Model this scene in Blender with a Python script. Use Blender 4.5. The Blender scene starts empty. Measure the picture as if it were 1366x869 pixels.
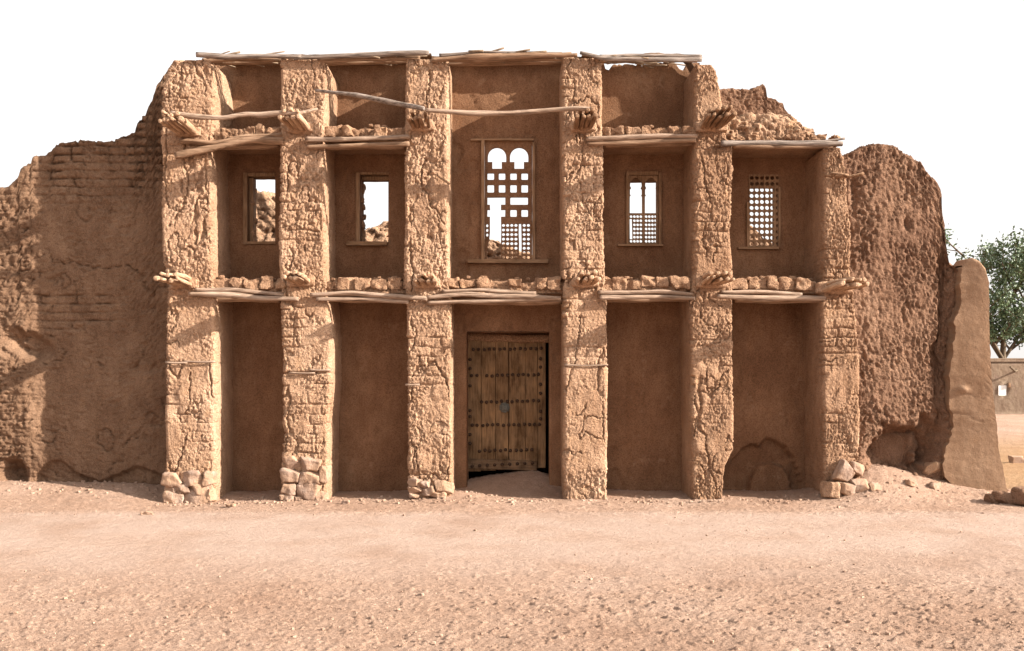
import bpy, math, random
import numpy as np
sc = bpy.context.scene
C = sc.collection
R = math.radians

# ---------------------------------------------------------------- camera / light
D0 = 16.6; F = 1328.0; EYE = 1.94; YH = 512.0
cam = bpy.data.cameras.new('camera'); camo = bpy.data.objects.new('camera', cam); C.objects.link(camo)
cam.sensor_width = 36; cam.lens = F / 1366 * 36; cam.shift_y = (YH - 434.5) / 1366
cam.clip_end = 3000; cam.clip_start = .1
camo.location = (0, -D0, EYE); camo.rotation_euler = (R(90), 0, 0)
sc.camera = camo

AZ = R(17.5)                      # sun direction off the wall plane, from the right, slightly in front
EL = R(25.5)
sd = np.array([math.cos(AZ) * math.cos(EL), -math.sin(AZ) * math.cos(EL), math.sin(EL)])
sun = bpy.data.lights.new('sun', 'SUN'); suno = bpy.data.objects.new('sun', sun); C.objects.link(suno)
sun.energy = 5.0; sun.angle = R(.6); sun.color = (1.0, .92, .81)
from mathutils import Vector
suno.rotation_euler = Vector(sd).to_track_quat('Z', 'Y').to_euler()
suno.location = (20, -8, 15)

w = bpy.data.worlds.new('World'); sc.world = w; w.use_nodes = True
nt = w.node_tree; nt.nodes.clear()
sky = nt.nodes.new('ShaderNodeTexSky'); sky.sky_type = 'NISHITA'; sky.sun_disc = False
sky.sun_elevation = EL; sky.sun_rotation = math.atan2(sd[0], sd[1])
sky.dust_density = 6; sky.air_density = 1.0; sky.ozone_density = 1.0
hs = nt.nodes.new('ShaderNodeHueSaturation'); hs.inputs['Saturation'].default_value = .35
hz = nt.nodes.new('ShaderNodeMix'); hz.data_type = 'RGBA'; hz.inputs[0].default_value = .55       # thin bright veil of dust over the clear sky
hz.inputs[7].default_value = (6.4, 6.15, 5.95, 1)
bg = nt.nodes.new('ShaderNodeBackground'); bg.inputs[1].default_value = .10
wo = nt.nodes.new('ShaderNodeOutputWorld')
nt.links.new(sky.outputs[0], hs.inputs['Color']); nt.links.new(hs.outputs[0], hz.inputs[6]); nt.links.new(hz.outputs[2], bg.inputs[0]); nt.links.new(bg.outputs[0], wo.inputs[0])
sc.view_settings.view_transform = 'Standard'; sc.view_settings.look = 'None'
sc.view_settings.exposure = 1.4; sc.view_settings.gamma = 1

def PX(px, Y=0.): return (px - 683) * (Y + D0) / F
def PZ(py, Y=0.): return EYE + (YH - py) * (Y + D0) / F

# ---------------------------------------------------------------- numpy noise
def _h(ix, iy, iz, seed):
    with np.errstate(over='ignore'):
        h = (ix.astype(np.int64) * 73856093) ^ (iy.astype(np.int64) * 19349663) ^ (iz.astype(np.int64) * 83492791) ^ (seed * 2654435761)
        h = (h & 0xffffffff).astype(np.uint32)
        h ^= h >> np.uint32(16); h *= np.uint32(0x7feb352d); h ^= h >> np.uint32(15); h *= np.uint32(0x846ca68b); h ^= h >> np.uint32(16)
    return h.astype(np.float64) / 4294967295.0
def vnoise(x, y, z, seed=0):
    x, y, z = np.broadcast_arrays(np.asarray(x, float), np.asarray(y, float), np.asarray(z, float))
    ix, iy, iz = np.floor(x), np.floor(y), np.floor(z)
    fx, fy, fz = x - ix, y - iy, z - iz
    fx = fx * fx * (3 - 2 * fx); fy = fy * fy * (3 - 2 * fy); fz = fz * fz * (3 - 2 * fz)
    r = 0
    for a in (0, 1):
        wa = fx if a else 1 - fx
        for b in (0, 1):
            wb = fy if b else 1 - fy
            for c in (0, 1):
                wc = fz if c else 1 - fz
                r = r + wa * wb * wc * _h(ix + a, iy + b, iz + c, seed)
    return r
def fbm(x, y, z, f=1., o=4, seed=0):
    r = 0; a = .5; t = 0
    for k in range(o):
        r = r + a * vnoise(x * f + 7.3 * k, y * f + 1.7 * k, z * f - 3.1 * k, seed + k); t += a; a *= .5; f *= 2.03
    return r / t
def worley(u, v, seed=0, tilt=False):
    iu, iv = np.floor(u), np.floor(v)
    F1 = np.full(u.shape, 9.); F2 = np.full(u.shape, 9.); I = np.zeros(u.shape); T = np.zeros(u.shape)
    zz = np.zeros_like(iu)
    for a in (-1, 0, 1):
        for b in (-1, 0, 1):
            cu, cv = iu + a, iv + b
            pu = cu + .1 + .8 * _h(cu, cv, zz, seed); pv = cv + .1 + .8 * _h(cu, cv, zz + 5, seed)
            d = np.hypot(u - pu, v - pv); n = _h(cu, cv, zz + 9, seed)
            m1 = d < F1
            F2 = np.where(m1, F1, np.minimum(F2, d)); I = np.where(m1, n, I)
            if tilt: T = np.where(m1, (u - pu) * (_h(cu, cv, zz + 11, seed) - .5) * 2 + (v - pv) * (_h(cu, cv, zz + 13, seed) - .5) * 2, T)
            F1 = np.where(m1, d, F1)
    return (F1, F2, I, T) if tilt else (F1, F2, I)
def sstep(a, b, x):
    t = np.clip((x - a) / (b - a), 0, 1); return t * t * (3 - 2 * t)

def rough_mud(x, y, z, seed=0, amp=1., f=1., rill=0., big=.05):
    """crumbling mud: clods, cracks, rain rills. returns outward offset (m)"""
    s = x + y
    s2 = s + .10 * (fbm(x, y, z, 4, 3, seed + 50) - .5) + .05 * (fbm(x, y, z, 14, 2, seed + 51) - .5)
    z2 = z + .12 * (fbm(x, y, z, 4, 3, seed + 60) - .5) + .05 * (fbm(x, y, z, 14, 2, seed + 61) - .5)
    st = 1 + rill
    F1, F2, I, T1 = worley(s2 * 5.0 * f, z2 * 4.4 * f / st, seed + 1, True)
    G1, G2, J, T2 = worley(s2 * 14 * f, z2 * 12 * f / st, seed + 2, True)
    H1, H2, K = worley(s2 * 30 * f, z2 * 22 * f / st, seed + 7)
    act = sstep(.35, .62, fbm(x, y, z, 1.6, 2, seed + 3))
    c1 = 1 - sstep(0, .11, F2 - F1); c2 = 1 - sstep(0, .22, G2 - G1)
    act2 = sstep(.40, .60, fbm(x, y, z, 2.3, 3, seed + 8))
    d = -.050 * c1 * act + .024 * (I - .5) * (.3 + .7 * act) - .020 * c2 * act2 + .014 * (J - .5) * (.4 + .6 * act2) + .009 * (K - .5) + .040 * T1 * (.4 + .6 * act) + .026 * T2
    d -= .034 * sstep(.64, .74, fbm(s * 1.6, 0 * y, z, 17, 2, seed + 14)) 
    d += .014 * (vnoise(s * 34, 0 * y, z * 24 / st, seed + 15) - .5)
    d += .024 * (fbm(s2 + 0 * x, 0 * y, z2 / st, 13, 4, seed + 4) - .5) * 1.5
    d += .025 * (fbm(s2 * 2.2, 0 * y, z2 / st, 20, 3, seed + 9) - .5)
    d += .03 * (fbm(x, y, z, 5, 2, seed + 11) - .5)
    d += big * (fbm(x, y, z, 1.3, 3, seed + 5) - .5) * 2
    pit = sstep(.66, .78, fbm(x, y, z, 3.6, 3, seed + 6))
    d -= .06 * pit
    return d * amp
def bricks(x, z, seed=0, bl=.33, bh=.135):
    zz = z + .03 * (fbm(x, 0 * x, z, 1.3, 2, seed + 70) - .5) * 2
    row = np.floor(zz / bh); fz = zz / bh - row
    xx = x / bl + _h(row, row * 0, row * 0 + 3, seed) * 1.0 + .10 * (fbm(x, 0 * x, z, 5, 2, seed + 71) - .5) * 2
    col = np.floor(xx); fx = xx - col
    jx = np.minimum(fx, 1 - fx) * bl; jz = np.minimum(fz, 1 - fz) * bh
    j = 1 - sstep(.004, .024, np.minimum(jx, jz * 1.15))
    return j, _h(row, col, row * 0 + 7, seed)
def crisp(x, y, z, seed=0):
    """fine sharp-edged crumble"""
    s = x + y + .03 * (fbm(x, y, z, 12, 2, seed) - .5) * 2; zz = z + .03 * (fbm(x, y, z, 12, 2, seed + 1) - .5) * 2
    F1, F2, I, T = worley(s * 20, zz * 17, seed + 2, True); G1, G2, J, U = worley(s * 38, zz * 32, seed + 3, True)
    m = .35 + .65 * sstep(.42, .58, fbm(x, y, z, 3, 2, seed + 5))
    return m * (.050 * T + .012 * (I - .5) + .026 * U + .007 * (J - .5) - .010 * (1 - sstep(0, .2, F2 - F1))) + .016 * (fbm(x, y, z, 30, 3, seed + 6) - .5)
def vcracks(x, y, z, seed, k=1.):
    s = x + y + .02 * (vnoise(x * 30, y * 30, z * 30, seed + 9) - .5) * 2
    c = crackline(s, 0 * s, z * .32, 2.3 * k, seed, .012) * sstep(.42, .55, fbm(x, y, z, 1.5, 2, seed + 1))
    e = crackline(s, 0 * s + 5, z * .7, 4.6 * k, seed + 2, .018) * sstep(.50, .60, fbm(x, y, z, 2.1, 2, seed + 3))
    return np.maximum(c, .75 * e)
def crackline(x, y, z, f, seed, wd=.012):
    n = fbm(x, y, z, f, 4, seed) - .5
    return np.exp(-(n / wd) ** 2)

# ---------------------------------------------------------------- object helpers
def tag(o, label=None, cat=None, group=None, kind=None):
    for k, v in (('label', label), ('category', cat), ('group', group), ('kind', kind)):
        if v: o[k] = v
    return o
def empty(name, loc, label, cat, group=None):
    o = bpy.data.objects.new(name, None); C.objects.link(o); o.location = loc; o.empty_display_size = .3
    return tag(o, label, cat, group)
def mk(name, V, Fc, mat, parent=None, smooth=True):
    """V (n,3) world coordinates, Fc (m,4) array or list of tuples"""
    V = np.asarray(V, float)
    me = bpy.data.meshes.new(name)
    if isinstance(Fc, np.ndarray):
        me.vertices.add(len(V)); me.vertices.foreach_set('co', V.ravel())
        k = Fc.shape[1]
        me.loops.add(Fc.size); me.loops.foreach_set('vertex_index', Fc.ravel().astype(np.int32))
        me.polygons.add(len(Fc)); me.polygons.foreach_set('loop_start', np.arange(0, Fc.size, k, dtype=np.int32))
        me.polygons.foreach_set('loop_total', np.full(len(Fc), k, dtype=np.int32))
    else:
        me.from_pydata([tuple(v) for v in V], [], [tuple(f) for f in Fc])
    me.update(calc_edges=True); me.validate()
    if smooth: me.polygons.foreach_set('use_smooth', [True] * len(me.polygons))
    me.materials.append(mat)
    o = bpy.data.objects.new(name, me); C.objects.link(o)
    if parent is not None:
        o.parent = parent
        if parent.type == 'EMPTY': o.matrix_parent_inverse = parent.matrix_basis.inverted()
        # mesh parents stay at the origin: vertices are in world metres
        else:
            p = parent; M = p.matrix_basis.copy(); o.matrix_parent_inverse = M.inverted()
            if p.parent is not None: o.matrix_parent_inverse = (p.parent.matrix_basis @ p.matrix_parent_inverse @ p.matrix_basis).inverted()
    return o
class MB:
    def __init__(s): s.V = []; s.F = []; s.n = 0
    def add(s, V, Fc):
        V = np.asarray(V, float); Fc = np.asarray(Fc)
        if Fc.shape[1] == 3: Fc = np.concatenate([Fc, Fc[:, 2:3]], 1)
        s.V.append(V); s.F.append(Fc + s.n); s.n += len(V)
    def build(s, name, mat, parent=None, smooth=True):
        V = np.concatenate(s.V); Fc = np.concatenate(s.F)
        if (Fc[:, 2] == Fc[:, 3]).any():
            return mk(name, V, [tuple(f[:3]) if f[2] == f[3] else tuple(f) for f in Fc.tolist()], mat, parent, smooth)
        return mk(name, V, Fc, mat, parent, smooth)

# ---------------------------------------------------------------- materials
def new_mat(name):
    m = bpy.data.materials.new(name); m.use_nodes = True
    n = m.node_tree; b = n.nodes['Principled BSDF']; b.inputs['Roughness'].default_value = .95
    b.inputs['Specular IOR Level'].default_value = .12
    return m, n, b
def node(n, t, **kw):
    o = n.nodes.new(t)
    for k, v in kw.items():
        if k in o.inputs: o.inputs[k].default_value = v
        else: setattr(o, k, v)
    return o
def pos(n, scale=(1, 1, 1)):
    g = n.nodes.new('ShaderNodeNewGeometry'); m = n.nodes.new('ShaderNodeMapping'); m.inputs['Scale'].default_value = scale
    n.links.new(g.outputs['Position'], m.inputs['Vector']); return m.outputs[0]
def ramp(n, fac, stops):
    r = n.nodes.new('ShaderNodeValToRGB'); e = r.color_ramp.elements
    while len(e) < len(stops): e.new(.5)
    for el, (p, c) in zip(e, stops): el.position = p; el.color = (*c, 1)
    n.links.new(fac, r.inputs[0]); return r.outputs[0]
def noise(n, vec, scale, detail=4, rough=.55):
    o = node(n, 'ShaderNodeTexNoise', Scale=scale, Detail=detail, Roughness=rough); n.links.new(vec, o.inputs['Vector']); return o.outputs['Fac']
def mixc(n, fac, a, b, mode='MIX'):
    m = n.nodes.new('ShaderNodeMix'); m.data_type = 'RGBA'; m.blend_type = mode
    for i, v in ((0, fac), (6, a), (7, b)):
        if hasattr(v, 'links') or hasattr(v, 'is_linked'): n.links.new(v, m.inputs[i])
        elif i == 0: m.inputs[0].default_value = v
        else: m.inputs[i].default_value = (*v, 1)
    return m.outputs[2]
def bump(n, b, hs, dist=.01, strength=1.):
    prev = None
    for h, dd, st in hs:
        o = n.nodes.new('ShaderNodeBump'); o.inputs['Distance'].default_value = dd; o.inputs['Strength'].default_value = st
        n.links.new(h, o.inputs['Height'])
        if prev: n.links.new(prev, o.inputs['Normal'])
        prev = o.outputs[0]
    n.links.new(prev, b.inputs['Normal'])
def mud_mat(name, lo, mid, hi, bumps, fine=1., blot=None, streak=False):
    m, n, b = new_mat(name); p = pos(n)
    c = ramp(n, noise(n, p, 1.1, 6, .6), [(.30, lo), (.52, mid), (.72, hi)])
    sp = ramp(n, noise(n, p, 55, 3, .6), [(.33, (.58, .55, .52)), (.5, (1, 1, 1)), (.68, (1.3, 1.27, 1.22))])
    c = mixc(n, .75 * fine, c, sp, 'MULTIPLY')
    st = ramp(n, noise(n, pos(n, (1, 1, .45)), 5.5, 5, .6), [(.35, (.82, .78, .74)), (.55, (1, 1, 1)), (.7, (1.1, 1.08, 1.03))])
    c = mixc(n, .8, c, st, 'MULTIPLY')
    if blot:
        bf = ramp(n, noise(n, p, 2.7, 5, .65), [(.56, (0, 0, 0)), (.68, (1, 1, 1))])
        c = mixc(n, bf, c, blot)
    if streak:   # rain stains and a paler dusty foot
        c = mixc(n, .3, c, ramp(n, noise(n, pos(n, (3, 3, .6)), 1, 6, .65), [(.34, (.74, .70, .66)), (.5, (1, 1, 1)), (.68, (1.16, 1.15, 1.13))]), 'MULTIPLY')
        c = mixc(n, ramp(n, noise(n, p, 3.1, 6, .7), [(.60, (0, 0, 0)), (.72, (.45, .45, .45))]), c, (.33, .21, .135))
    n.links.new(c, b.inputs['Base Color'])
    bump(n, b, [(noise(n, p, s, 5, .6), d, 1.) for s, d in bumps])
    return m
M = {}
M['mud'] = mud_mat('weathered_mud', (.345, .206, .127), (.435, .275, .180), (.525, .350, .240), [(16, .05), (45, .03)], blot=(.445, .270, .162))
M['mud_b'] = mud_mat('brown_weathered_mud', (.275, .158, .095), (.35, .211, .133), (.425, .272, .178), [(16, .05), (45, .03)], blot=(.39, .229, .135))
M['mud_r'] = mud_mat('rain_worn_mud', (.185, .101, .065), (.24, .138, .089), (.305, .185, .122), [(18, .05), (50, .03)])
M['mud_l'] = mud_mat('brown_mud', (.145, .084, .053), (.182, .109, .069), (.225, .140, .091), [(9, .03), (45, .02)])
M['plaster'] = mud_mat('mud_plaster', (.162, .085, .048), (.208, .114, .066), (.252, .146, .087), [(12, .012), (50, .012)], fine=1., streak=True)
M['smooth'] = mud_mat('smooth_plaster', (.20, .122, .076), (.25, .155, .098), (.29, .188, .122), [(5, .02), (70, .004)], fine=.5, blot=(.19, .115, .073))
M['far'] = mud_mat('far_mud', (.17, .118, .085), (.20, .145, .105), (.24, .18, .13), [(3, .05)], fine=.5, blot=(.20, .14, .105))
def stone_mat():
    m, n, b = new_mat('pale_stone'); p = pos(n)
    oi = n.nodes.new('ShaderNodeObjectInfo')
    c = ramp(n, noise(n, p, 7, 5, .6), [(.3, (.20, .125, .085)), (.5, (.29, .195, .145)), (.7, (.37, .27, .215))])
    c = mixc(n, .8, c, ramp(n, noise(n, p, 60, 3), [(.3, (.8, .78, .76)), (.6, (1.1, 1.1, 1.1))]), 'MULTIPLY')
    c = mixc(n, ramp(n, noise(n, p, 2.3, 3), [(.45, (0, 0, 0)), (.6, (.8, .8, .8))]), c, (.36, .225, .145))
    n.links.new(c, b.inputs['Base Color']); bump(n, b, [(noise(n, p, 18, 5), .02, 1), (noise(n, p, 70, 3), .006, 1)]); b.inputs['Roughness'].default_value = .85
    return m
M['stone'] = stone_mat()
M['grit'] = mud_mat('grit', (.27, .175, .125), (.34, .23, .17), (.44, .33, .26), [(30, .01)])
def wood_mat(name, lo, hi, axis='x', bs=.012):
    m, n, b = new_mat(name); k = {'x': (3, 40, 40), 'y': (40, 3, 40), 'z': (40, 40, 3)}[axis]
    p = pos(n, k)
    c = ramp(n, noise(n, p, 1, 4, .6), [(.32, lo), (.6, hi)])
    c = mixc(n, .8, c, ramp(n, noise(n, pos(n), 2.2, 4), [(.3, (.72, .66, .6)), (.62, (1.08, 1.06, 1.04))]), 'MULTIPLY')
    n.links.new(c, b.inputs['Base Color']); b.inputs['Roughness'].default_value = .8
    bump(n, b, [(noise(n, p, 1, 5, .7), bs, 1.)])
    return m
M['pole'] = wood_mat('weathered_pole', (.13, .086, .062), (.37, .27, .205), 'x')
M['pole_b'] = wood_mat('brown_pole', (.13, .078, .048), (.30, .195, .13), 'x')
M['pole_g'] = wood_mat('grey_pole', (.075, .058, .048), (.29, .24, .21), 'x')
M['stick'] = wood_mat('corbel_wood', (.24, .14, .085), (.50, .345, .235), 'y')
M['stick_d'] = wood_mat('dark_corbel_wood', (.10, .055, .032), (.30, .185, .115), 'y')
M['frame_x'] = wood_mat('frame_wood', (.16, .095, .055), (.30, .195, .12), 'x', .006)
M['frame_z'] = wood_mat('frame_wood_upright', (.16, .095, .055), (.30, .195, .12), 'z', .006)
M['door_z'] = wood_mat('door_plank', (.125, .075, .040), (.235, .148, .082), 'z', .008)
M['door_x'] = wood_mat('door_rail', (.10, .065, .040), (.19, .125, .078), 'x', .008)
for k_ in ('door_z', 'door_x'):
    n_ = M[k_].node_tree; b_ = n_.nodes['Principled BSDF']; src = b_.inputs['Base Color'].links[0].from_socket
    c_ = mixc(n_, .9, src, ramp(n_, noise(n_, pos(n_, (5, 5, 2.2)), 1, 5, .65), [(.36, (.50, .45, .38)), (.5, (1, 1, 1)), (.66, (1.35, 1.3, 1.2))]), 'MULTIPLY')
    n_.links.new(c_, b_.inputs['Base Color'])
def plain(name, col, rough=.7, metal=0.):
    m, n, b = new_mat(name); p = pos(n)
    n.links.new(mixc(n, .7, col, ramp(n, noise(n, p, 30, 4), [(.3, (.65, .65, .65)), (.7, (1.25, 1.25, 1.25))]), 'MULTIPLY'), b.inputs['Base Color'])
    b.inputs['Roughness'].default_value = rough; b.inputs['Metallic'].default_value = metal; return m
M['iron'] = plain('rusty_iron', (.075, .045, .03), .7, .3)
M['knock'] = plain('dull_metal', (.12, .115, .10), .6, .5)
M['white'] = plain('white_paint', (.78, .78, .76), .8)
M['bark'] = plain('bark', (.13, .095, .065), .9)
M['twig'] = plain('dry_twig', (.20, .14, .095), .9)
def leaf_mat():
    m, n, b = new_mat('leaf'); oi = pos(n)
    n.links.new(ramp(n, noise(n, oi, 1.2, 3), [(.3, (.045, .075, .035)), (.7, (.12, .165, .075))]), b.inputs['Base Color'])
    b.inputs['Roughness'].default_value = .5; b.inputs['Specular IOR Level'].default_value = .4
    return m
M['leaf'] = leaf_mat()
M['twig_mud'] = mud_mat('shade_matting', (.09, .055, .035), (.14, .09, .06), (.2, .13, .09), [(30, .03)])
def ground_mat():
    m, n, b = new_mat('dusty_ground'); p = pos(n)
    c = ramp(n, noise(n, p, .55, 6, .6), [(.3, (.34, .215, .152)), (.5, (.395, .262, .192)), (.7, (.44, .305, .235))])
    c = mixc(n, .9, c, ramp(n, noise(n, p, 42, 4, .7), [(.32, (.50, .44, .40)), (.44, (.96, .95, .94)), (.55, (1, 1, 1)), (.70, (1.25, 1.25, 1.25))]), 'MULTIPLY')
    c = mixc(n, .7, c, ramp(n, noise(n, p, 6, 5, .7), [(.3, (.80, .76, .72)), (.6, (1.05, 1.05, 1.05))]), 'MULTIPLY')
    # the trodden track is paler dust, the sand beyond the ruin is yellower
    sx = n.nodes.new('ShaderNodeSeparateXYZ'); g = n.nodes.new('ShaderNodeNewGeometry'); n.links.new(g.outputs['Position'], sx.inputs[0])
    def mr(o, a, b_, c_, d_):
        q = n.nodes.new('ShaderNodeMapRange'); q.interpolation_type = 'SMOOTHSTEP'
        for i, v in zip((1, 2, 3, 4), (a, b_, c_, d_)): q.inputs[i].default_value = v
        n.links.new(o, q.inputs[0]); return q.outputs[0]
    def mul(a, b_):
        q = n.nodes.new('ShaderNodeMath'); q.operation = 'MULTIPLY'; n.links.new(a, q.inputs[0])
        if isinstance(b_, float): q.inputs[1].default_value = b_
        else: n.links.new(b_, q.inputs[1])
        return q.outputs[0]
    tr = mul(mul(mr(sx.outputs[1], -7.8, -4.6, 0, 1), mr(sx.outputs[1], -2.0, -1.2, 1, 0)), mr(noise(n, p, .8, 3), .3, .6, .3, .8))
    c = mixc(n, tr, c, (.48, .355, .29))
    yel = mul(mul(mr(sx.outputs[0], 7.8, 8.8, 0, 1), mr(sx.outputs[1], -.8, 3.0, 0, 1)), mr(sx.outputs[1], 8., 26., 1, 0))
    c = mixc(n, yel, c, (.92, .84, .62), 'MULTIPLY')
    n.links.new(c, b.inputs['Base Color'])
    v = node(n, 'ShaderNodeTexVoronoi', Scale=26.0); n.links.new(p, v.inputs['Vector'])
    bump(n, b, [(noise(n, p, 7, 5, .65), .06, 1), (noise(n, p, 42, 5, .75), .028, 1), (noise(n, p, 110, 3, .6), .012, 1)])
    return m
M['ground'] = ground_mat()

# ---------------------------------------------------------------- geometry generators
def grid_faces(nu, nv, wrap=False):
    i, j = np.meshgrid(np.arange(nu if wrap else nu - 1), np.arange(nv - 1), indexing='ij')
    i2 = (i + 1) % nu
    return np.stack([i * nv + j, i2 * nv + j, i2 * nv + j + 1, i * nv + j + 1], -1).reshape(-1, 4)
def interp(pts, v):
    pts = sorted(pts); return np.interp(v, [p[0] for p in pts], [p[1] for p in pts])

def pier_mesh(Lpx, Rpx, ztop, zbot, y0, y1, disp, step=.02, r=.06):
    """vertical mud pier, rounded rectangle section swept upwards; Lpx/Rpx: (z, x) edge lines"""
    zs = np.arange(zbot, ztop, step); nz = len(zs)
    w0 = 1.; nf = 66; ns = int((y1 - y0) / .026); nb = 12
    u = []
    for k in range(nf): u.append((-1 + 2 * k / nf, -1))
    for k in range(ns): u.append((1, -1 + 2 * k / ns))
    for k in range(nb): u.append((1 - 2 * k / nb, 1))
    for k in range(ns): u.append((-1, 1 - 2 * k / ns))
    u = np.array(u); n = len(u)
    xl = interp(Lpx, zs); xr = interp(Rpx, zs)
    hx = (xr - xl) / 2; cx = (xr + xl) / 2; hy = (y1 - y0) / 2; cy = (y1 + y0) / 2
    X = u[:, 0][:, None] * hx[None]; Y = u[:, 1][:, None] * hy + 0 * X
    ix = np.clip(X, -(hx - r), hx - r); iy = np.clip(Y, -(hy - r), hy - r)
    dx, dy = X - ix, Y - iy; dl = np.hypot(dx, dy) + 1e-9; nx, ny = dx / dl, dy / dl
    X = ix + nx * r; Y = iy + ny * r
    Z = np.broadcast_to(zs[None], X.shape)
    d = disp(X + cx, Y + cy, Z)
    back = sstep(.10, .35, Y + cy); d = d * (1 - .72 * back)
    X = X + cx + nx * d; Y = Y + cy + ny * d
    V = [np.stack([X, Y, Z], -1)]
    # cap rings
    caps = []
    for k in range(1, 9):
        t = 1 - (k / 8) ** 1.0
        xx = cx[-1] + (X[:, -1] - cx[-1]) * t; yy = cy + (Y[:, -1] - cy) * t
        zz = ztop + .05 * (1 - t) ** .5 + .10 * (fbm(xx, yy, 0 * xx, 4, 3, 77) - .5) * (1 - t) ** .4
        caps.append(np.stack([xx, yy, zz], -1)[:, None, :])
    V = np.concatenate(V + caps, 1); nv = V.shape[1]
    return V.reshape(-1, 3), grid_faces(n, nv, True)[:, ::1]

def slab_mesh(x0, x1, top, y0, y1, disp, zbot=-.3, step=.025, r=.05, yf=None, nzf=1., xedge=None):
    """free-standing mud wall: section ring (front, top, back) at each x; top(x) gives its ragged crest"""
    xs = np.arange(x0, x1 + step * .5, step); T = top(xs)
    hmax = T.max() - zbot
    nf = int(hmax / step * nzf); nt_ = max(6, int((y1 - y0) / step)); nb = max(8, nf // 4)
    q = [(0, k / nf) for k in range(nf)] + [(k / nt_, 1) for k in range(nt_)] + [(1, 1 - k / nb) for k in range(nb + 1)]
    q = np.array(q)
    X = np.broadcast_to(xs[:, None], (len(xs), len(q))).copy()
    th = y1 - y0
    Yl = q[:, 0][None] * th + 0 * X; H = (T[:, None] - zbot); Zl = q[:, 1][None] * H
    iy = np.clip(Yl, r, th - r); iz = np.minimum(Zl, H - r)
    dy, dz = Yl - iy, Zl - iz; dl = np.hypot(dy, dz) + 1e-9; ny, nz = dy / dl, dz / dl
    Y = y0 + iy + ny * r; Z = zbot + iz + nz * r
    if yf is not None: Y = Y + yf(X, Z) * (1 - q[:, 0][None])
    d = disp(X, Y, Z) * np.where(q[:, 0][None] > .9, .5, 1)
    if xedge is not None: X = X + xedge(X, Z)
    Y = Y + ny * d; Z = Z + nz * np.minimum(np.abs(d) * .0 + d, .05)
    V = np.stack([X, Y, Z], -1).reshape(-1, 3)
    Fq = grid_faces(len(xs), len(q))[:, ::-1]
    ne = len(q)
    mb = MB(); mb.add(V, Fq)
    for side, base in ((0, 0), (1, (len(xs) - 1) * ne)):        # close the ends: front column to back column strips
        P = V[base:base + ne]
        m = 10; fr = P[:nf + 1]; bk = P[nf + nt_:][::-1]
        zf = np.linspace(0, 1, nf + 1); Bk = np.stack([np.interp(zf, np.linspace(0, 1, len(bk)), bk[:, c]) for c in range(3)], 1)
        t = np.linspace(0, 1, m)[:, None, None]
        G = fr[None] * (1 - t) + Bk[None] * t
        dd = .04 * (fbm(G[..., 0] * 0 + G[..., 1], G[..., 1], G[..., 2], 6, 3, 31) - .5) * np.sin(np.pi * t[..., 0]) ** .5
        G[..., 0] += (dd if side else -dd)
        Fe = grid_faces(m, nf + 1); mb.add(G.reshape(-1, 3), Fe if side else Fe[:, ::-1])
    return mb

def panel_mesh(x0, x1, z0, z1, y0, y1, disp, hole=None, step=.03, topf=None):
    """recess wall with one optional rectangular opening (hx0,hx1,hz0,hz1), real thickness"""
    def ax(a, b, cuts):
        e = [a] + [c for c in cuts if a < c < b] + [b]; out = []
        for p, q in zip(e[:-1], e[1:]):
            n = max(1, int(round((q - p) / step))); out += list(np.linspace(p, q, n + 1)[:-1])
        return np.array(out + [b])
    xs = ax(x0, x1, hole[:2] if hole else ()); zs = ax(z0, z1, hole[2:] if hole else ())
    nx, nz = len(xs), len(zs)
    X, Z = np.meshgrid(xs, zs, indexing='ij')
    if topf is not None:
        T = topf(X); Z = z0 + (Z - z0) * (T - z0) / (z1 - z0)
    Yf = y0 - disp(X, X * 0 + y0, Z); Yb = y1 + disp(X + 3, X * 0 + y1, Z)
    V = np.concatenate([np.stack([X, Yf, Z], -1).reshape(-1, 3), np.stack([X, Yb, Z], -1).reshape(-1, 3)])
    cxm = (xs[:-1] + xs[1:]) / 2; czm = (zs[:-1] + zs[1:]) / 2
    pres = np.ones((nx + 1, nz + 1), bool); pres[0] = pres[-1] = False; pres[:, 0] = pres[:, -1] = False
    if hole:
        hm = ((cxm > hole[0]) & (cxm < hole[1]))[:, None] & ((czm > hole[2]) & (czm < hole[3]))[None]
        pres[1:-1, 1:-1][hm] = False
    i, j = np.nonzero(pres[1:-1, 1:-1]); N = nx * nz
    f = np.stack([i * nz + j, (i + 1) * nz + j, (i + 1) * nz + j + 1, i * nz + j + 1], -1)
    Fs = [f, f[:, ::-1] + N]
    ii, jj = np.nonzero(pres[1:, 1:-1] != pres[:-1, 1:-1])   # vertical border edges at xs[ii], between z jj,jj+1
    a = ii * nz + jj; Fs.append(np.stack([a, a + 1, a + 1 + N, a + N], -1))
    ii, jj = np.nonzero(pres[1:-1, 1:] != pres[1:-1, :-1])
    a = ii * nz + jj; b = (ii + 1) * nz + jj; Fs.append(np.stack([a, b, b + N, a + N], -1))
    mb = MB(); mb.add(V, np.concatenate(Fs)); return mb

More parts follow.
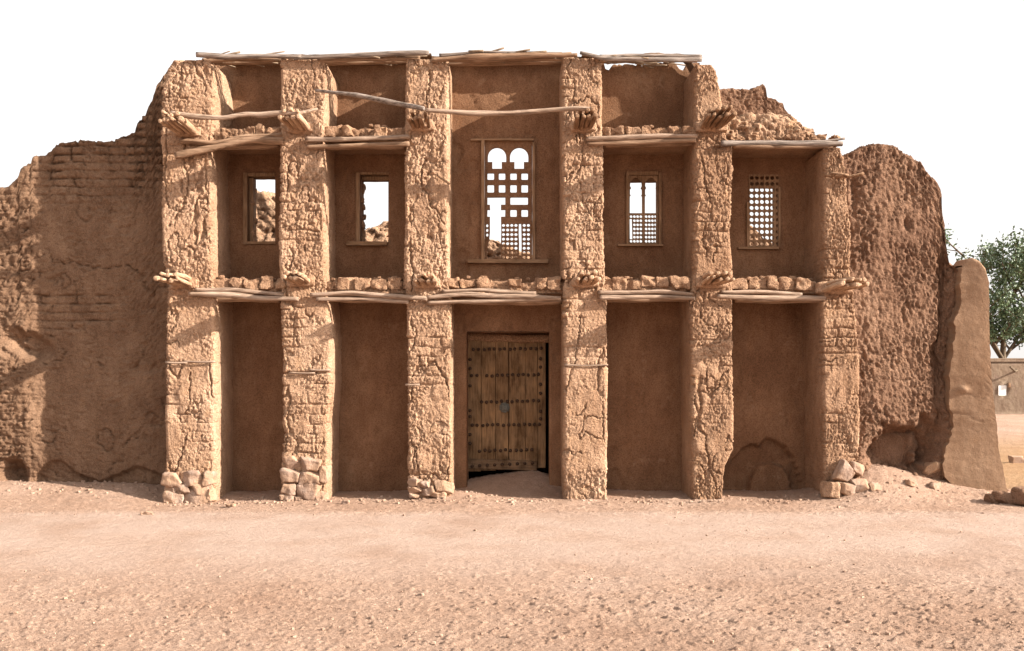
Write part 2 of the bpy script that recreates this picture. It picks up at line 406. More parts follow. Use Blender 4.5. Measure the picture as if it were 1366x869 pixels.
def rbox(mb, c, s, seed, amp=.02, r=.25, n=7, rot=(0, 0, 0), cut=0):
    """lumpy rounded block; c centre, s full sizes"""
    h = np.array(s) / 2; Vs = []; Fs = []; k = 0
    g = np.linspace(-1, 1, n)
    A, B = np.meshgrid(g, g, indexing='ij')
    for ax in range(3):
        for sg in (-1, 1):
            P = np.zeros((n, n, 3)); o = [a for a in range(3) if a != ax]
            P[..., ax] = sg; P[..., o[0]] = A; P[..., o[1]] = B
            Vs.append(P.reshape(-1, 3)); f = grid_faces(n, n) + k
            flip = (sg > 0) == (ax == 1)
            Fs.append(f[:, ::-1] if flip else f); k += n * n
    P = np.concatenate(Vs) * h; rr = r * h.min() * 2
    inn = np.clip(P, -(h - rr * .5), h - rr * .5) if rr * .5 < h.min() else P * 0
    d = P - inn; dl = np.linalg.norm(d, axis=1, keepdims=True) + 1e-9
    nrm = d / dl; P = inn + nrm * rr * .5
    q = P + np.array([seed * 3.7, seed * 1.3, 0])
    sc_ = 1 / max(h.min(), .01) * .8
    dd = amp * 2 * (fbm(q[:, 0], q[:, 1], q[:, 2], sc_, 3, seed) - .5) * 1.6
    P = P + nrm * dd[:, None]
    rc = np.random.RandomState(seed * 31 % 65521)
    for _ in range(cut):          # chipped flat faces
        q = rc.normal(size=3); q /= np.linalg.norm(q); e = (np.abs(q) * h).sum() * rc.uniform(.52, .80)
        P = P - np.clip(P @ q - e, 0, None)[:, None] * q
    cx, cy, cz = [math.cos(a) for a in rot]; sx, sy, sz = [math.sin(a) for a in rot]
    Rm = np.array([[cz, -sz, 0], [sz, cz, 0], [0, 0, 1]]) @ np.array([[cy, 0, sy], [0, 1, 0], [-sy, 0, cy]]) @ np.array([[1, 0, 0], [0, cx, -sx], [0, sx, cx]])
    mb.add(P @ Rm.T + np.array(c), np.concatenate(Fs))

def tube(mb, pts, rad, seed=0, seg=10, step=.05, wob=.25):
    """gnarled pole along pts (world); rad list or number"""
    pts = np.array(pts, float); L = np.r_[0, np.cumsum(np.linalg.norm(np.diff(pts, axis=0), axis=1))]
    n = max(4, int(L[-1] / step)); t = np.linspace(0, L[-1], n)
    # smooth path
    P = np.stack([np.interp(t, L, pts[:, k]) for k in range(3)], 1)
    if len(pts) > 2:
        for _ in range(3): P[1:-1] = (P[:-2] + 2 * P[1:-1] + P[2:]) / 4
    rr = np.interp(t, L, rad) if hasattr(rad, '__len__') else np.full(n, rad)
    rr = rr * (1 + wob * (fbm(t * 2.5, t * 0 + seed, t * 0, 1, 3, seed) - .5) * 2)
    dv = np.gradient(P, axis=0); dv /= np.linalg.norm(dv, axis=1, keepdims=True)
    up = np.array([0, 0, 1.]) if abs(dv[0][2]) < .8 else np.array([1., 0, 0])
    a = np.cross(dv, up); a /= np.linalg.norm(a, axis=1, keepdims=True); b = np.cross(dv, a)
    P = P + a * (.35 * rr * (fbm(t * 1.5, t * 0, t * 0 + seed, 1, 2, seed + 5) - .5))[:, None] * 2 + b * (.35 * rr * (fbm(t * 1.7, t * 0, t * 0 + seed, 1, 2, seed + 9) - .5))[:, None] * 2
    th = np.arange(seg) / seg * 2 * math.pi
    lump = 1 + .34 * (vnoise(np.cos(th)[None] * 1.5 + seed, np.sin(th)[None] * 1.5, (t * 1.2)[:, None], seed) - .5) * 2
    V = P[:, None] + (a[:, None] * np.cos(th)[None, :, None] + b[:, None] * np.sin(th)[None, :, None]) * (rr[:, None] * lump)[..., None]
    e0 = P[0][None, None] + (V[:1] - P[0]) * .55 - dv[0] * rr[0] * .1; e1 = P[-1][None, None] + (V[-1:] - P[-1]) * .55 + dv[-1] * rr[-1] * .1
    c0 = P[0][None, None] + (V[:1] - P[0]) * .01 - dv[0] * rr[0] * .12; c1 = P[-1][None, None] + (V[-1:] - P[-1]) * .01 + dv[-1] * rr[-1] * .12
    V = np.concatenate([c0, e0, V, e1, c1], 0); nr = V.shape[0]
    f = grid_faces(nr, seg)
    i = np.arange(nr - 1); w = np.stack([i * seg + seg - 1, (i + 1) * seg + seg - 1, (i + 1) * seg, i * seg], -1)
    mb.add(V.reshape(-1, 3), np.concatenate([f, w])[:, ::-1])
def pole(name, pts, rad, mat, parent=None, seed=0, **kw):
    mb = MB(); tube(mb, pts, rad, seed, **kw); return mb.build(name, M[mat], parent)
def qp(*a): return [(PX(x, y), y, PZ(z, y)) for x, z, y in a]     # (px, py, Y) -> world

# ---------------------------------------------------------------- ground
def gz(x, y):
    x = np.asarray(x, float); y = np.asarray(y, float)
    z = .12 * sstep(-5.6, -6.6, x) * sstep(-1.4, .7, y) - .05 * sstep(-3.5, -5.4, x) * sstep(-2, -.1, y) * sstep(.8, 0, y)
    g = lambda cx, cy, sx, sy, h: h * np.exp(-((x - cx) / sx) ** 2 - ((y - cy) / sy) ** 2)
    z = z + g(6.1, .45, .75, .75, .46) + g(7.2, .55, .9, .6, .26) + g(0, 1.5, 1.15, .6, .30) + g(.5, 1.4, .5, .4, .09) + g(8.3, .3, 1.1, .7, .06)
    z = z + g(-7.4, .8, 1.6, .5, .06) + g(-9.6, .6, 1.2, .7, .1) + g(-.9, .25, .5, .35, .10)
    z = z + .035 * sstep(.2, 1.0, y) * sstep(1.6, 1.0, y)
    return z
def build_ground():
    def axis(segs):
        out = []
        for a, b, st in segs: out += list(np.arange(a, b, st))
        return np.array(out + [segs[-1][1]])
    us = axis([(-60, -6, 6), (-6, -1, .5), (-1, -.60, .02), (-.60, .66, .00165), (.66, 1, .02), (1, 6, .5), (6, 60, 6)])
    ys = axis([(-400, -60, 60), (-60, -14, 4), (-14, -9.8, .3), (-9.8, -7, .0125), (-7, -3.5, .018), (-3.5, 1.6, .026), (1.6, 16, .12), (16, 60, 1.5), (60, 300, 30), (300, 1800, 150)])
    U, Y = np.meshgrid(us, ys, indexing='ij')     # columns fan out with distance so the sheet reaches the horizon
    X = U * np.maximum(Y + 16.6, 6.4)
    Z = gz(X, Y)
    near = sstep(-40, -12, Y) * sstep(50, 16, Y) * sstep(-40, -12, X) * sstep(45, 18, X)
    Z0 = X * 0
    track = sstep(-8.2, -4.4, Y + 1.2 * (fbm(X, Y, Z0, .6, 3, 22) - .5)) * sstep(-1.4, -2.4, Y)
    d = .05 * (fbm(X, Y, Z0, .5, 3, 11) - .5) + .035 * (fbm(X, Y, Z0, 2.2, 3, 12) - .5) * (1 - .5 * track)
    clod = fbm(X, Y, Z0, 11, 4, 13)
    d += (.013 * (clod - .5) + .006 * sstep(.58, .74, clod)) * (1 - .75 * track)
    W1, W2, I = worley(X * 15 + 2 * fbm(X, Y, Z0, 6, 2, 15), Y * 15 + 2 * fbm(X, Y, Z0, 6, 2, 16), 14)
    peb = (I > .82) * sstep(.42, .15, W1) * (I - .55) * .042
    d += peb * (1 - .8 * track)
    d += .018 * (fbm(X, Y, Z0, 38, 3, 17) - .5) * .55 * (.55 + .45 * (1 - track))
    V1, V2, I2 = worley(X * 32 + fbm(X, Y, Z0, 9, 2, 18), Y * 32 + fbm(X, Y, Z0, 9, 2, 19), 20)
    d += (I2 > .78) * sstep(.42, .15, V1) * (I2 - .5) * .020 * (1 - .6 * track)
    d -= .009 * sstep(.68, .76, fbm(X, Y, Z0, 13, 2, 21)) * (1 - .6 * track)
    # two faint tyre tracks crossing the lower left
    for off in (0, .34):
        c = -8.35 - off + .02 * (X + 9) - .015 * (X + 7) ** 2 * .1
        m = np.exp(-((Y - c) / .09) ** 2) * sstep(-1.5, -5.0, X)
        d = d * (1 - .7 * m) - .012 * m + .008 * m * (np.sin((X + .6 * np.abs(Y - c)) * 105) > 0)
    Z = Z + d * near
    o = mk('ground', np.stack([X, Y, Z], -1).reshape(-1, 3), grid_faces(len(us), len(ys)), M['ground'])
    tag(o, kind='structure')
build_ground()

# ---------------------------------------------------------------- the facade
FA = empty('mud_facade', (0, .5, 0), 'two storey mud brick facade with six rough piers, deep niches and pole lintels', 'ruined building')

def zline(pts): return [(PZ(p, 0), PX(x, 0)) for p, x in pts]
ledge = {0: 483, 1: 496, 3: 487, 2: 512, 4: 452, 5: 470}
piers = [
    dict(L=[(70, 236), (90, 224), (120, 216), (155, 214), (350, 216), (372, 222), (480, 219), (600, 221), (690, 220)], R=[(70, 278), (90, 284), (130, 287), (175, 283), (200, 279), (365, 283), (400, 286), (690, 286)], top=80, pl=.45),
    dict(L=[(70, 374), (365, 372), (400, 375), (690, 376)], R=[(70, 428), (90, 436), (150, 433), (200, 431), (250, 432), (365, 433), (400, 437), (450, 441), (510, 441), (560, 437), (690, 436)], top=79, pl=.4),
    dict(L=[(70, 541), (180, 540), (365, 539), (400, 542), (690, 544)], R=[(70, 598), (365, 598), (400, 601), (690, 603)], top=79, pl=.25),
    dict(L=[(70, 750), (365, 751), (400, 752), (690, 752)], R=[(70, 802), (180, 804), (200, 806), (365, 806), (400, 810), (690, 810)], top=78, pl=.8),
    dict(L=[(70, 927), (365, 926), (400, 920), (450, 922), (690, 924)], R=[(82, 948), (95, 957), (150, 966), (184, 968), (190, 977), (240, 977), (300, 975), (365, 977), (400, 978), (600, 978), (622, 967), (690, 966)], top=86, pl=.6),
    dict(L=[(190, 1100), (365, 1099), (400, 1096), (690, 1100)], R=[(190, 1120), (225, 1127), (300, 1134), (365, 1136), (400, 1141), (480, 1147), (600, 1146), (690, 1150)], top=197, pl=.55),
]
def pier_disp(i, pd):
    zl = PZ(ledge[i]); x0 = PX(pd['L'][0][1]); 
    def f(x, y, z):
        rm = rough_mud(x, y, z, 100 + 13 * i, .62, 1.05, .0, .055)
        flat = .05 * (fbm(x, y, z, 1.3, 3, 105 + 13 * i) - .5) + .022 * (fbm(x, y, z, 6, 3, 106 + 13 * i) - .5)
        fm = .30 + .62 * sstep(.46, .58, fbm(x, y, z * .7, 1.5, 3, 107 + 13 * i))
        cs = crisp(x, y, z, 108 + i); vc = vcracks(x, y, z, 109 + 7 * i)
        d = flat * fm + .85 * rm * (1 - fm) + .5 * cs - .055 * vc
        wx = x + y + .07 * (fbm(x, y, z, 5, 3, 88) - .5); wz = z + .06 * (fbm(x, y, z, 4, 3, 89) - .5)
        j, rnd = bricks(wx, wz, 40 + i, .30, .16)
        bm = sstep(.44, .60, fbm(x, y, z, 1.3, 3, 90 + i)) * (.25 + .75 * sstep(.40, .60, fbm(x, y, z, 6, 2, 91)))
        d = d - .034 * j * bm + .03 * (rnd - .5) * bm
        # surviving plaster coat below the ledge, with long cracks
        pm = sstep(-.02, .02, zl - z) * sstep(.45, .55, fbm(x, y, z, 1.7, 3, 120 + i) + (pd['pl'] - .5) * .9) * sstep(.35, .55, z)
        coat = .012 + .02 * (fbm(x, y, z * .5, 9, 4, 130 + i) - .5) * 1.4 + .32 * cs - .055 * vc + .03 * (fbm(x, y, z, 1.3, 2, 141 + i) - .5)
        d = d * (1 - pm) + coat * pm
        d = d - .03 * np.exp(-((z - zl + .02) / .018) ** 2)
        d = d - .035 * sstep(.6, .1, z) * (fbm(x, y, z, 5, 2, 150) ) * (i in (3, 4, 5, 2))
        return d
    return f
pier_objs = []
for i, pd in enumerate(piers):
    V, Fc = pier_mesh(zline(pd['L']), zline(pd['R']), PZ(pd['top']), -.35, 0, 1.25, pier_disp(i, pd), step=.0145)
    pier_objs.append(mk('pier', V, Fc, M['mud' if i < 4 else 'mud_b'], FA))
pier_objs[5]['label'] = 'lower broken pier at the right end'

YB = 1.1; YBB = 1.5
def plaster_disp(seed, erode=None):
    def f(x, y, z):
        d = .014 * (fbm(x, y, z, 2.2, 3, seed) - .5) * 2 + .006 * (fbm(x, y, z, 12, 3, seed + 1) - .5) - .028 * crackline(x, y, z * .7, 1.5, seed + 2, .006) * sstep(.46, .58, fbm(x, y, z, .9, 2, seed + 3))
        if erode is not None: d = d + erode(x, z)
        return d
    return f
mid = [None, (285, 373), (437, 541), (601, 751), (808, 923), (978, 1098)]
bays = [(251, 405), (405, 571), (571, 780), (780, 950), (950, 1122)]         # pier centre to pier centre
def er_bottom5(x, z):
    cx = PX(1016, YB); n = fbm(x, x * 0, z, 5, 3, 7)
    h = .95 * np.sqrt(np.clip(1 - ((x - cx) / .72) ** 2, 0, 1)) * (.8 + .4 * n)
    e = sstep(0, .03, h - z); keep = sstep(0, .02, (.48 * np.sqrt(np.clip(1 - ((x - cx - .16) / .38) ** 2, 0, 1)) + .1 * n) - z)
    return -.12 * e * (1 - keep) - .04 * e * (1 - keep) * fbm(x, x * 0, z, 9, 3, 8)
def er_small(px_):
    def f(x, z):
        cx = PX(px_, YB); h = .45 * np.sqrt(np.clip(1 - ((x - cx) / .2) ** 2, 0, 1)) + .12 * (fbm(x, x * 0, z, 6, 3, 9) - .5)
        return -.035 * sstep(0, .03, h - z)
    return f
er_low = [None, None, None, er_small(818), er_bottom5]
zmid = PZ(384, 0)
for k, (a, b) in enumerate(bays):
    sh = 1.066
    x0, x1 = PX(a), PX(b)
    hole = None; yb_ = YB
    if k == 2: yb_ = .95; hole = (PX(623, yb_), PX(733, yb_), .05, PZ(443, yb_))
    mb = panel_mesh(x0, x1, -.2, PZ(395, 0), yb_, YBB, plaster_disp(200 + 7 * k, er_low[k]), hole, .032)
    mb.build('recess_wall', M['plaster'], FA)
holes_up = [(PX(330, YB), PX(367, YB), PZ(323, YB), PZ(234, YB)), (PX(481, YB), PX(518, YB), PZ(323, YB), PZ(232, YB)),
            (PX(645, YB), PX(712, YB), PZ(347, YB), PZ(188, YB)), (PX(838, YB), PX(879, YB), PZ(326, YB), PZ(231, YB)), (PX(999, YB), PX(1038, YB), PZ(329, YB), PZ(236, YB))]
for k, (a, b) in enumerate(bays):
    top = PZ(182, 0) if k != 2 else PZ(76, YB)
    xa, xb = PX(a), PX(b)
    def cr(x, z, k=k):
        if k != 2: return 0 * x
        # old patch outline and scar lines round the tall window
        d = -.018 * np.exp(-((x - PX(603.5, YB) - .03 * (fbm(x, x * 0, z, 5, 3, 3) - .5)) / .012) ** 2) * sstep(PZ(366, YB), PZ(355, YB), z) * sstep(PZ(255, YB), PZ(262, YB), z)
        d -= .03 * sstep(.60, .64, fbm(x * 1.0, x * 0, z * .6, 6, 3, 33)) * (x < PX(640, YB)) * (z < PZ(190, YB))
        return d
    mb = panel_mesh(xa, xb, PZ(395, 0) + .003, top, YB, YBB, plaster_disp(260 + 7 * k, cr), holes_up[k], .032)
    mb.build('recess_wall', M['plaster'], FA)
for k in (0, 1, 3):
    a, b = bays[k]
    if k == 3:
        def tf(x):
            p = (x / (YB + D0)) * F + 683
            y = interp([(700, 84), (806, 84), (807, 92), (812, 94), (816, 88), (820, 85.5), (823, 88), (826, 85.5), (830, 88), (833, 85.5), (843, 86), (848, 88), (851, 85), (856, 88), (866, 87), (870, 84), (900, 84), (902, 86), (906, 92), (913, 95), (915, 86), (918, 84), (1100, 84)], p)
            return PZ(y, YB)
    else:
        def tf(x): return PZ(75, YB) + 0 * x
    mb = panel_mesh(PX(a), PX(b), PZ(182, 0) + .003, PZ(84, YB), YB, YBB - .05, plaster_disp(330 + 7 * k), None, .03, topf=tf)
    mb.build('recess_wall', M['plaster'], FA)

# rubble-topped remnant of the third storey over the right bay
def top5(x):
    p = (x / (YB + D0)) * F + 683
    y = interp([(900, 118), (968, 118), (985, 119), (1000, 118), (1008, 114), (1018, 113), (1022, 118), (1023, 128), (1035, 133), (1045, 138), (1050, 150), (1058, 154), (1062, 163), (1066, 178), (1100, 190)], p)
    return PZ(y, YB) + .05 * (fbm(x, x * 0, x * 0, 9, 3, 5) - .5)
def d5(x, y, z):
    return rough_mud(x, y, z, 410, .35, 1.6, .3, .05) + .7 * crisp(x, y, z, 411) - .12 * sstep(PZ(160, YB), PZ(150, YB), z) * 0
slab_mesh(PX(955, YB), PX(1080, YB), top5, YB, YB + .38, d5, PZ(186, 0), .024).build('upper_wall', M['mud_r'], FA)
def top5b(x): return PZ(160, .6) + .0 * x - .22 * sstep(PX(1040, .6), PX(1076, .6), x) + .10 * (fbm(x, x * 0, x * 0, 5, 3, 15) - .5)
slab_mesh(PX(955, .45), PX(1080, .45), top5b, .15, YB + .1, lambda x, y, z: rough_mud(x, y, z, 420, 1.3, 1.2, 0, .05), PZ(188, 0), .024, r=.2).build('rubble_ledge', M['mud'], FA)

# floors between the storeys: mud slab plus a course of bricks on edge
def band(x0, x1, zb, zt, ztb, seed, skip=()):
    mb = MB()
    n = 90
    rs = np.random.RandomState(seed)
    V = slab_mesh(x0, x1, lambda x: zt + .04 * (fbm(x, x * 0, x * 0, 4, 3, seed) - .5), .10, YB + .05, lambda x, y, z: rough_mud(x, y, z, seed, .8, 1.3, 0, .02), zb, .026, r=.03)
    mb.V = V.V; mb.F = V.F; mb.n = V.n
    # underside
    xs = np.linspace(x0, x1, 60); ys = np.linspace(.1, YB + .05, 30); X, Y = np.meshgrid(xs, ys, indexing='ij')
    Z = zb - .02 * fbm(X, Y, X * 0, 8, 3, seed); mb.add(np.stack([X, Y, Z], -1).reshape(-1, 3), grid_faces(60, 30)[:, ::-1])
    x = x0 + .03
    while x < x1 - .06:
        wd = rs.uniform(.17, .32); wd = min(wd, x1 - x)
        hgt = (ztb - zt) * rs.uniform(.2, 1.0)
        if rs.rand() > .06:
            zb_ = zb + .06; zt_ = zt + hgt
            rbox(mb, (x + wd / 2, (.225 + rs.uniform(-.03, .03)), (zb_ + zt_) / 2), (wd - .01, .34, zt_ - zb_), seed * 7 + int(x * 50) % 997, .030, .12, 14, (rs.uniform(-.1, .1), rs.uniform(-.07, .07), rs.uniform(-.12, .12)), 2)
        x += wd + rs.uniform(.0, .02)
    for _ in range(26):      # crumbs and clods lying on the ledge
        s = rs.uniform(.03, .08); xx = rs.uniform(x0 + .05, x1 - .05)
        rbox(mb, (xx, rs.uniform(.1, .9), ztb - .03 + rs.uniform(-.03, .03)), (s * 1.5, s * 1.3, s), int(rs.randint(9999)), .01, .6, 5)
    mb.build('floor_band', M['mud_b'], FA)
for k, (a, b) in enumerate([(284, 374), (434, 541), (599, 751), (806, 924), (977, 1099)]):
    band(PX(a) - .05, PX(b) + .05, PZ(391), PZ(374), PZ(368), 500 + k)
for k, (a, b) in ((0, (284, 374)), (1, (432, 541)), (3, (804, 927))):
    band(PX(a) - .05, PX(b) + .05, PZ(185), PZ(170), PZ(165), 520 + k)
band(PX(977) - .05, PX(1099) + .3, PZ(190), PZ(186), PZ(178), 530)

# poles: (px, py, Y) ... per bay
P_ = [
 # roof poles along the top
 ('roof_pole', [(262, 74, -.06), (300, 77, -.05), (350, 75, -.05), (402, 76, -.06)], .050, 'pole_g'),
 ('roof_pole', [(270, 81, .06), (330, 79, .06), (395, 80, .08)], .05, 'pole_b'),
 ('roof_pole', [(285, 84, .22), (330, 84, .22), (385, 83, .22)], .05, 'pole_b'),
 ('roof_pole', [(392, 77, -.07), (440, 76, -.06), (510, 73, -.06), (572, 71, -.08)], [.040, .055, .06, .05], 'pole_g'),
 ('roof_pole', [(425, 81, .04), (490, 79, .04), (560, 77, .06)], .055, 'pole_b'),
 ('roof_pole', [(428, 85, .2), (490, 83, .2), (556, 82, .22)], .05, 'pole_b'),
 ('roof_pole', [(576, 80, -.07), (620, 78, -.06), (690, 75, -.06), (770, 73, -.08)], [.055, .065, .06, .045], 'pole_b'),
 ('roof_pole', [(590, 81, .10), (680, 79, .10), (765, 79, .1)], .06, 'pole_b'),
 ('roof_pole', [(596, 86, .24), (680, 84, .24), (762, 84, .24)], .05, 'pole_b'),
 ('roof_pole', [(586, 74, .02), (640, 70, .02), (700, 71, .02), (756, 73, .02)], .035, 'pole_g'),
 ('roof_pole', [(774, 70, -.08), (806, 78, -.07), (860, 80, -.05), (936, 80, -.07)], [.045, .06, .05, .04], 'pole_g'),
 ('roof_pole', [(800, 76, .0), (860, 75, .0), (936, 76, .0)], .045, 'pole_g'),
 ('roof_pole', [(802, 82, .18), (870, 81, .18), (930, 81, .18)], .035, 'pole_b'),
 # lintel poles of the upper niches
 ('lintel_pole', [(234, 208, -.10), (280, 198, -.07), (330, 188, -.03), (378, 188, -.02)], [.065, .07, .075, .07], 'pole_b'),
 ('lintel_pole', [(240, 189, -.05), (290, 191, -.03), (330, 183, 0), (376, 181, 0)], .05, 'pole_b'),
 ('lintel_pole', [(288, 196, .22), (372, 194, .22)], .07, 'pole_b'),
 ('lintel_pole', [(408, 187, -.07), (450, 187, -.05), (500, 184, -.04), (546, 183, -.03)], .055, 'pole'),
 ('lintel_pole', [(409, 196, -.05), (470, 195, -.04), (546, 192, -.03)], .050, 'pole_b'),
 ('lintel_pole', [(438, 197, .22), (540, 195, .22)], .07, 'pole_b'),
 ('lintel_pole', [(782, 186, -.08), (830, 183, -.06), (880, 182, -.06), (930, 182, -.05)], [.05, .06, .05, .04], 'pole'),
 ('lintel_pole', [(783, 191, -.06), (860, 189, -.05), (928, 188, -.04)], .05, 'pole_b'),
 ('lintel_pole', [(808, 192, .22), (926, 191, .22)], .07, 'pole_b'),
 ('lintel_pole', [(962, 191, -.06), (1040, 191, -.06), (1124, 191, -.08)], [.055, .06, .05], 'pole_g'),
 ('lintel_pole', [(978, 196, .14), (1110, 195, .14)], .065, 'pole_b'),
 ('lintel_pole', [(1080, 189, -.04), (1105, 188, -.05), (1127, 185, -.06)], .022, 'pole_g'),
 # lintel poles of the lower niches
 ('lintel_pole', [(252, 393, -.08), (310, 394, -.06), (350, 398, -.05), (398, 399, -.06)], [.045, .06, .055, .05], 'pole'),
 ('lintel_pole', [(260, 387, -.04), (310, 386, -.03), (355, 391, -.02), (378, 393, .0)], .045, 'pole'),
 ('lintel_pole', [(288, 399, .2), (374, 399, .2)], .07, 'pole_b'),
 ('lintel_pole', [(414, 393, -.07), (470, 392, -.05), (530, 396, -.05), (570, 399, -.07)], .05, 'pole'),
 ('lintel_pole', [(422, 400, -.05), (480, 399, -.04), (545, 403, -.04)], .045, 'pole'),
 ('lintel_pole', [(440, 400, .2), (540, 400, .2)], .07, 'pole_b'),
 ('lintel_pole', [(570, 397, -.07), (620, 393, -.05), (690, 396, -.05), (748, 399, -.06)], .05, 'pole'),
 ('lintel_pole', [(571, 404, -.05), (640, 402, -.04), (746, 400, -.05)], .042, 'pole'),
 ('lintel_pole', [(590, 389, -.02), (640, 387, -.01), (715, 392, .0)], .045, 'pole'),
 ('lintel_pole', [(603, 402, .2), (750, 402, .2)], .07, 'pole_b'),
 ('lintel_pole', [(800, 397, -.07), (860, 396, -.05), (927, 398, -.05)], .048, 'pole'),
 ('lintel_pole', [(798, 390, -.04), (840, 391, -.02), (880, 389, -.02), (924, 393, -.0)], .045, 'pole'),
 ('lintel_pole', [(810, 399, .2), (924, 399, .2)], .07, 'pole_b'),
 ('lintel_pole', [(957, 395, -.07), (1020, 398, -.05), (1101, 398, -.05)], [.04, .055, .05], 'pole'),
 ('lintel_pole', [(962, 390, -.04), (1020, 389, -.03), (1070, 393, -.02)], .042, 'pole'),
 ('lintel_pole', [(980, 400, .2), (1098, 400, .2)], .07, 'pole_b'),
]
for i, (nm, pts, rad, mt) in enumerate(P_):
    pole(nm, qp(*pts), (np.array(rad) * .78).tolist() if isinstance(rad, list) else rad * .78, mt, FA, seed=i * 3 + 1)
# mats added out of sight behind the roof poles, shaped to shade the top niches
for a_, b_, ya_ in ((284, 380, .66), (380, 571, .68), (571, 780, .78), (780, 966, .70)):
    mb = MB()
    for y0_, y1_, zc0 in ((ya_, 1.06 if a_ == 780 else YBB, 7.66 if a_ == 780 else 7.64),):
        xs_ = np.linspace(PX(a_), PX(b_), 70); n_ = 16
        t_ = np.linspace(0, 1, n_)[None]; X_ = np.repeat(xs_[:, None], n_, 1)
        e0_ = y0_ + .10 * (fbm(X_[:, :1], X_[:, :1] * 0, X_[:, :1] * 0 + y0_, 5, 3, 8) - .5); e1_ = y1_ + .12 * (fbm(X_[:, :1], X_[:, :1] * 0, X_[:, :1] * 0 + y1_, 4, 3, 9) - .5)
        Y_ = e0_ + (e1_ - e0_) * t_; zc = zc0 + .015 * np.sin(X_ * 3) - .27 * sstep(PX(924), PX(942), X_)
        Zt = zc + .03 * (fbm(X_, Y_, X_ * 0, 9, 3, 10) - .3); Zb = zc - .02 - .02 * fbm(X_, Y_, X_ * 0, 12, 3, 11)
        f_ = grid_faces(70, n_); N_ = 70 * n_
        mb.add(np.concatenate([np.stack([X_, Y_, Zt], -1).reshape(-1, 3), np.stack([X_, Y_, Zb], -1).reshape(-1, 3)]),
               np.concatenate([f_, f_[:, ::-1] + N_] + [np.array([[i * n_ + c, (i + 1) * n_ + c, (i + 1) * n_ + c + N_, i * n_ + c + N_] for i in range(69)])[:, ::(1 if c else -1)] for c in (0, n_ - 1)]))
    mb.build('shade_mat', M['twig_mud'], FA)
# splintered thatch sticking up among the roof poles
def thatch(a, b, py, n, seed):
    mb = MB(); rs = np.random.RandomState(seed)
    for _ in range(n):
        x = rs.uniform(a, b); y = rs.uniform(-.05, .35); L = rs.uniform(.15, .5); an = rs.normal(0, .12)
        p = np.array([PX(x), y, PZ(py + rs.uniform(-3, 4))]); tube(mb, [p, p + np.array([L, rs.uniform(-.08, .08), L * an])], rs.uniform(.008, .02), int(rs.randint(999)), 5, .08)
    mb.build('roof_thatch', M['twig'], FA)
thatch(268, 375, 76, 30, 1); thatch(430, 545, 74, 36, 2); thatch(592, 735, 73, 40, 3); thatch(640, 668, 69, 10, 5); thatch(805, 905, 77, 30, 4)

# corbels: a bundle of branch ends poking out of each pier at both floors
def corbel(px, py, n, seed, L=.85, skew=0., mat='stick', two=True):
    rs = np.random.RandomState(seed)
    x, z = PX(px), PZ(py)
    core = MB(); rbox(core, (x, .04, z + .02), (n * .10 + .05, .22, .18), seed, .03, .5, 9)
    co = core.build('corbel', M['mud'], FA)
    k = 0
    for row in range(2 if two else 1):
        for i in range(n - row):
            off = (i - (n - 1 - row) / 2) * .095 + rs.uniform(-.012, .012)
            l = L * rs.uniform(.86, 1.06)
            r = rs.uniform(.032, .046)
            zz = z + row * .085 + rs.uniform(-.012, .012)
            pole('stick', [(x + off * .8, .15, zz), (x + off + skew * .5, -l * .5, zz + .01), (x + off * 1.1 + skew, -l, zz + rs.uniform(-.01, .03))], [r * 1.05, r, r * .85], mat, co, seed * 20 + k, seg=8, step=.07, wob=.12); k += 1
corbel(251, 178, 4, 21, .9); corbel(401, 173, 4, 22, .8); corbel(562, 170, 4, 23, .6, mat='stick_d'); corbel(778, 171, 4, 24, .75, mat='stick_d'); corbel(949, 171, 5, 25, .85, mat='stick_d')
corbel(246, 380, 4, 31, .85); corbel(402, 377, 4, 32, .7); corbel(570, 379, 4, 33, .6); corbel(781, 378, 4, 34, .7); corbel(950, 378, 5, 35, .75); corbel(1112, 386, 5, 36, .8, skew=.1)

# sticks laid into the piers
for i, (a, b, y) in enumerate([(221, 250, 484), (246, 287, 482), (386, 420, 498), (412, 441, 494), (753, 811, 487), (541, 560, 513)]):
    pole('ledge_stick', qp((a, y, -.02), ((a + b) / 2, y + 1, -.035), (b, y, -.02)), .018, 'pole', pier_objs[0 if i < 2 else 1 if i < 4 else 3 if i == 4 else 2], 60 + i, seg=7)
pole('ledge_stick', qp((1100, 234, -.04), (1130, 236, -.08), (1152, 231, -.12)), .022, 'stick_d', pier_objs[5], 66, seg=7)
pole('ledge_stick', qp((1107, 231, -.05), (1122, 232, -.15), (1132, 234, -.12)), .022, 'stick_d', pier_objs[5], 67, seg=7)
pole('ledge_stick', qp((584, 234, -.03), (592, 240, -.08), (600, 246, -.06)), .02, 'stick_d', pier_objs[2], 68, seg=7)

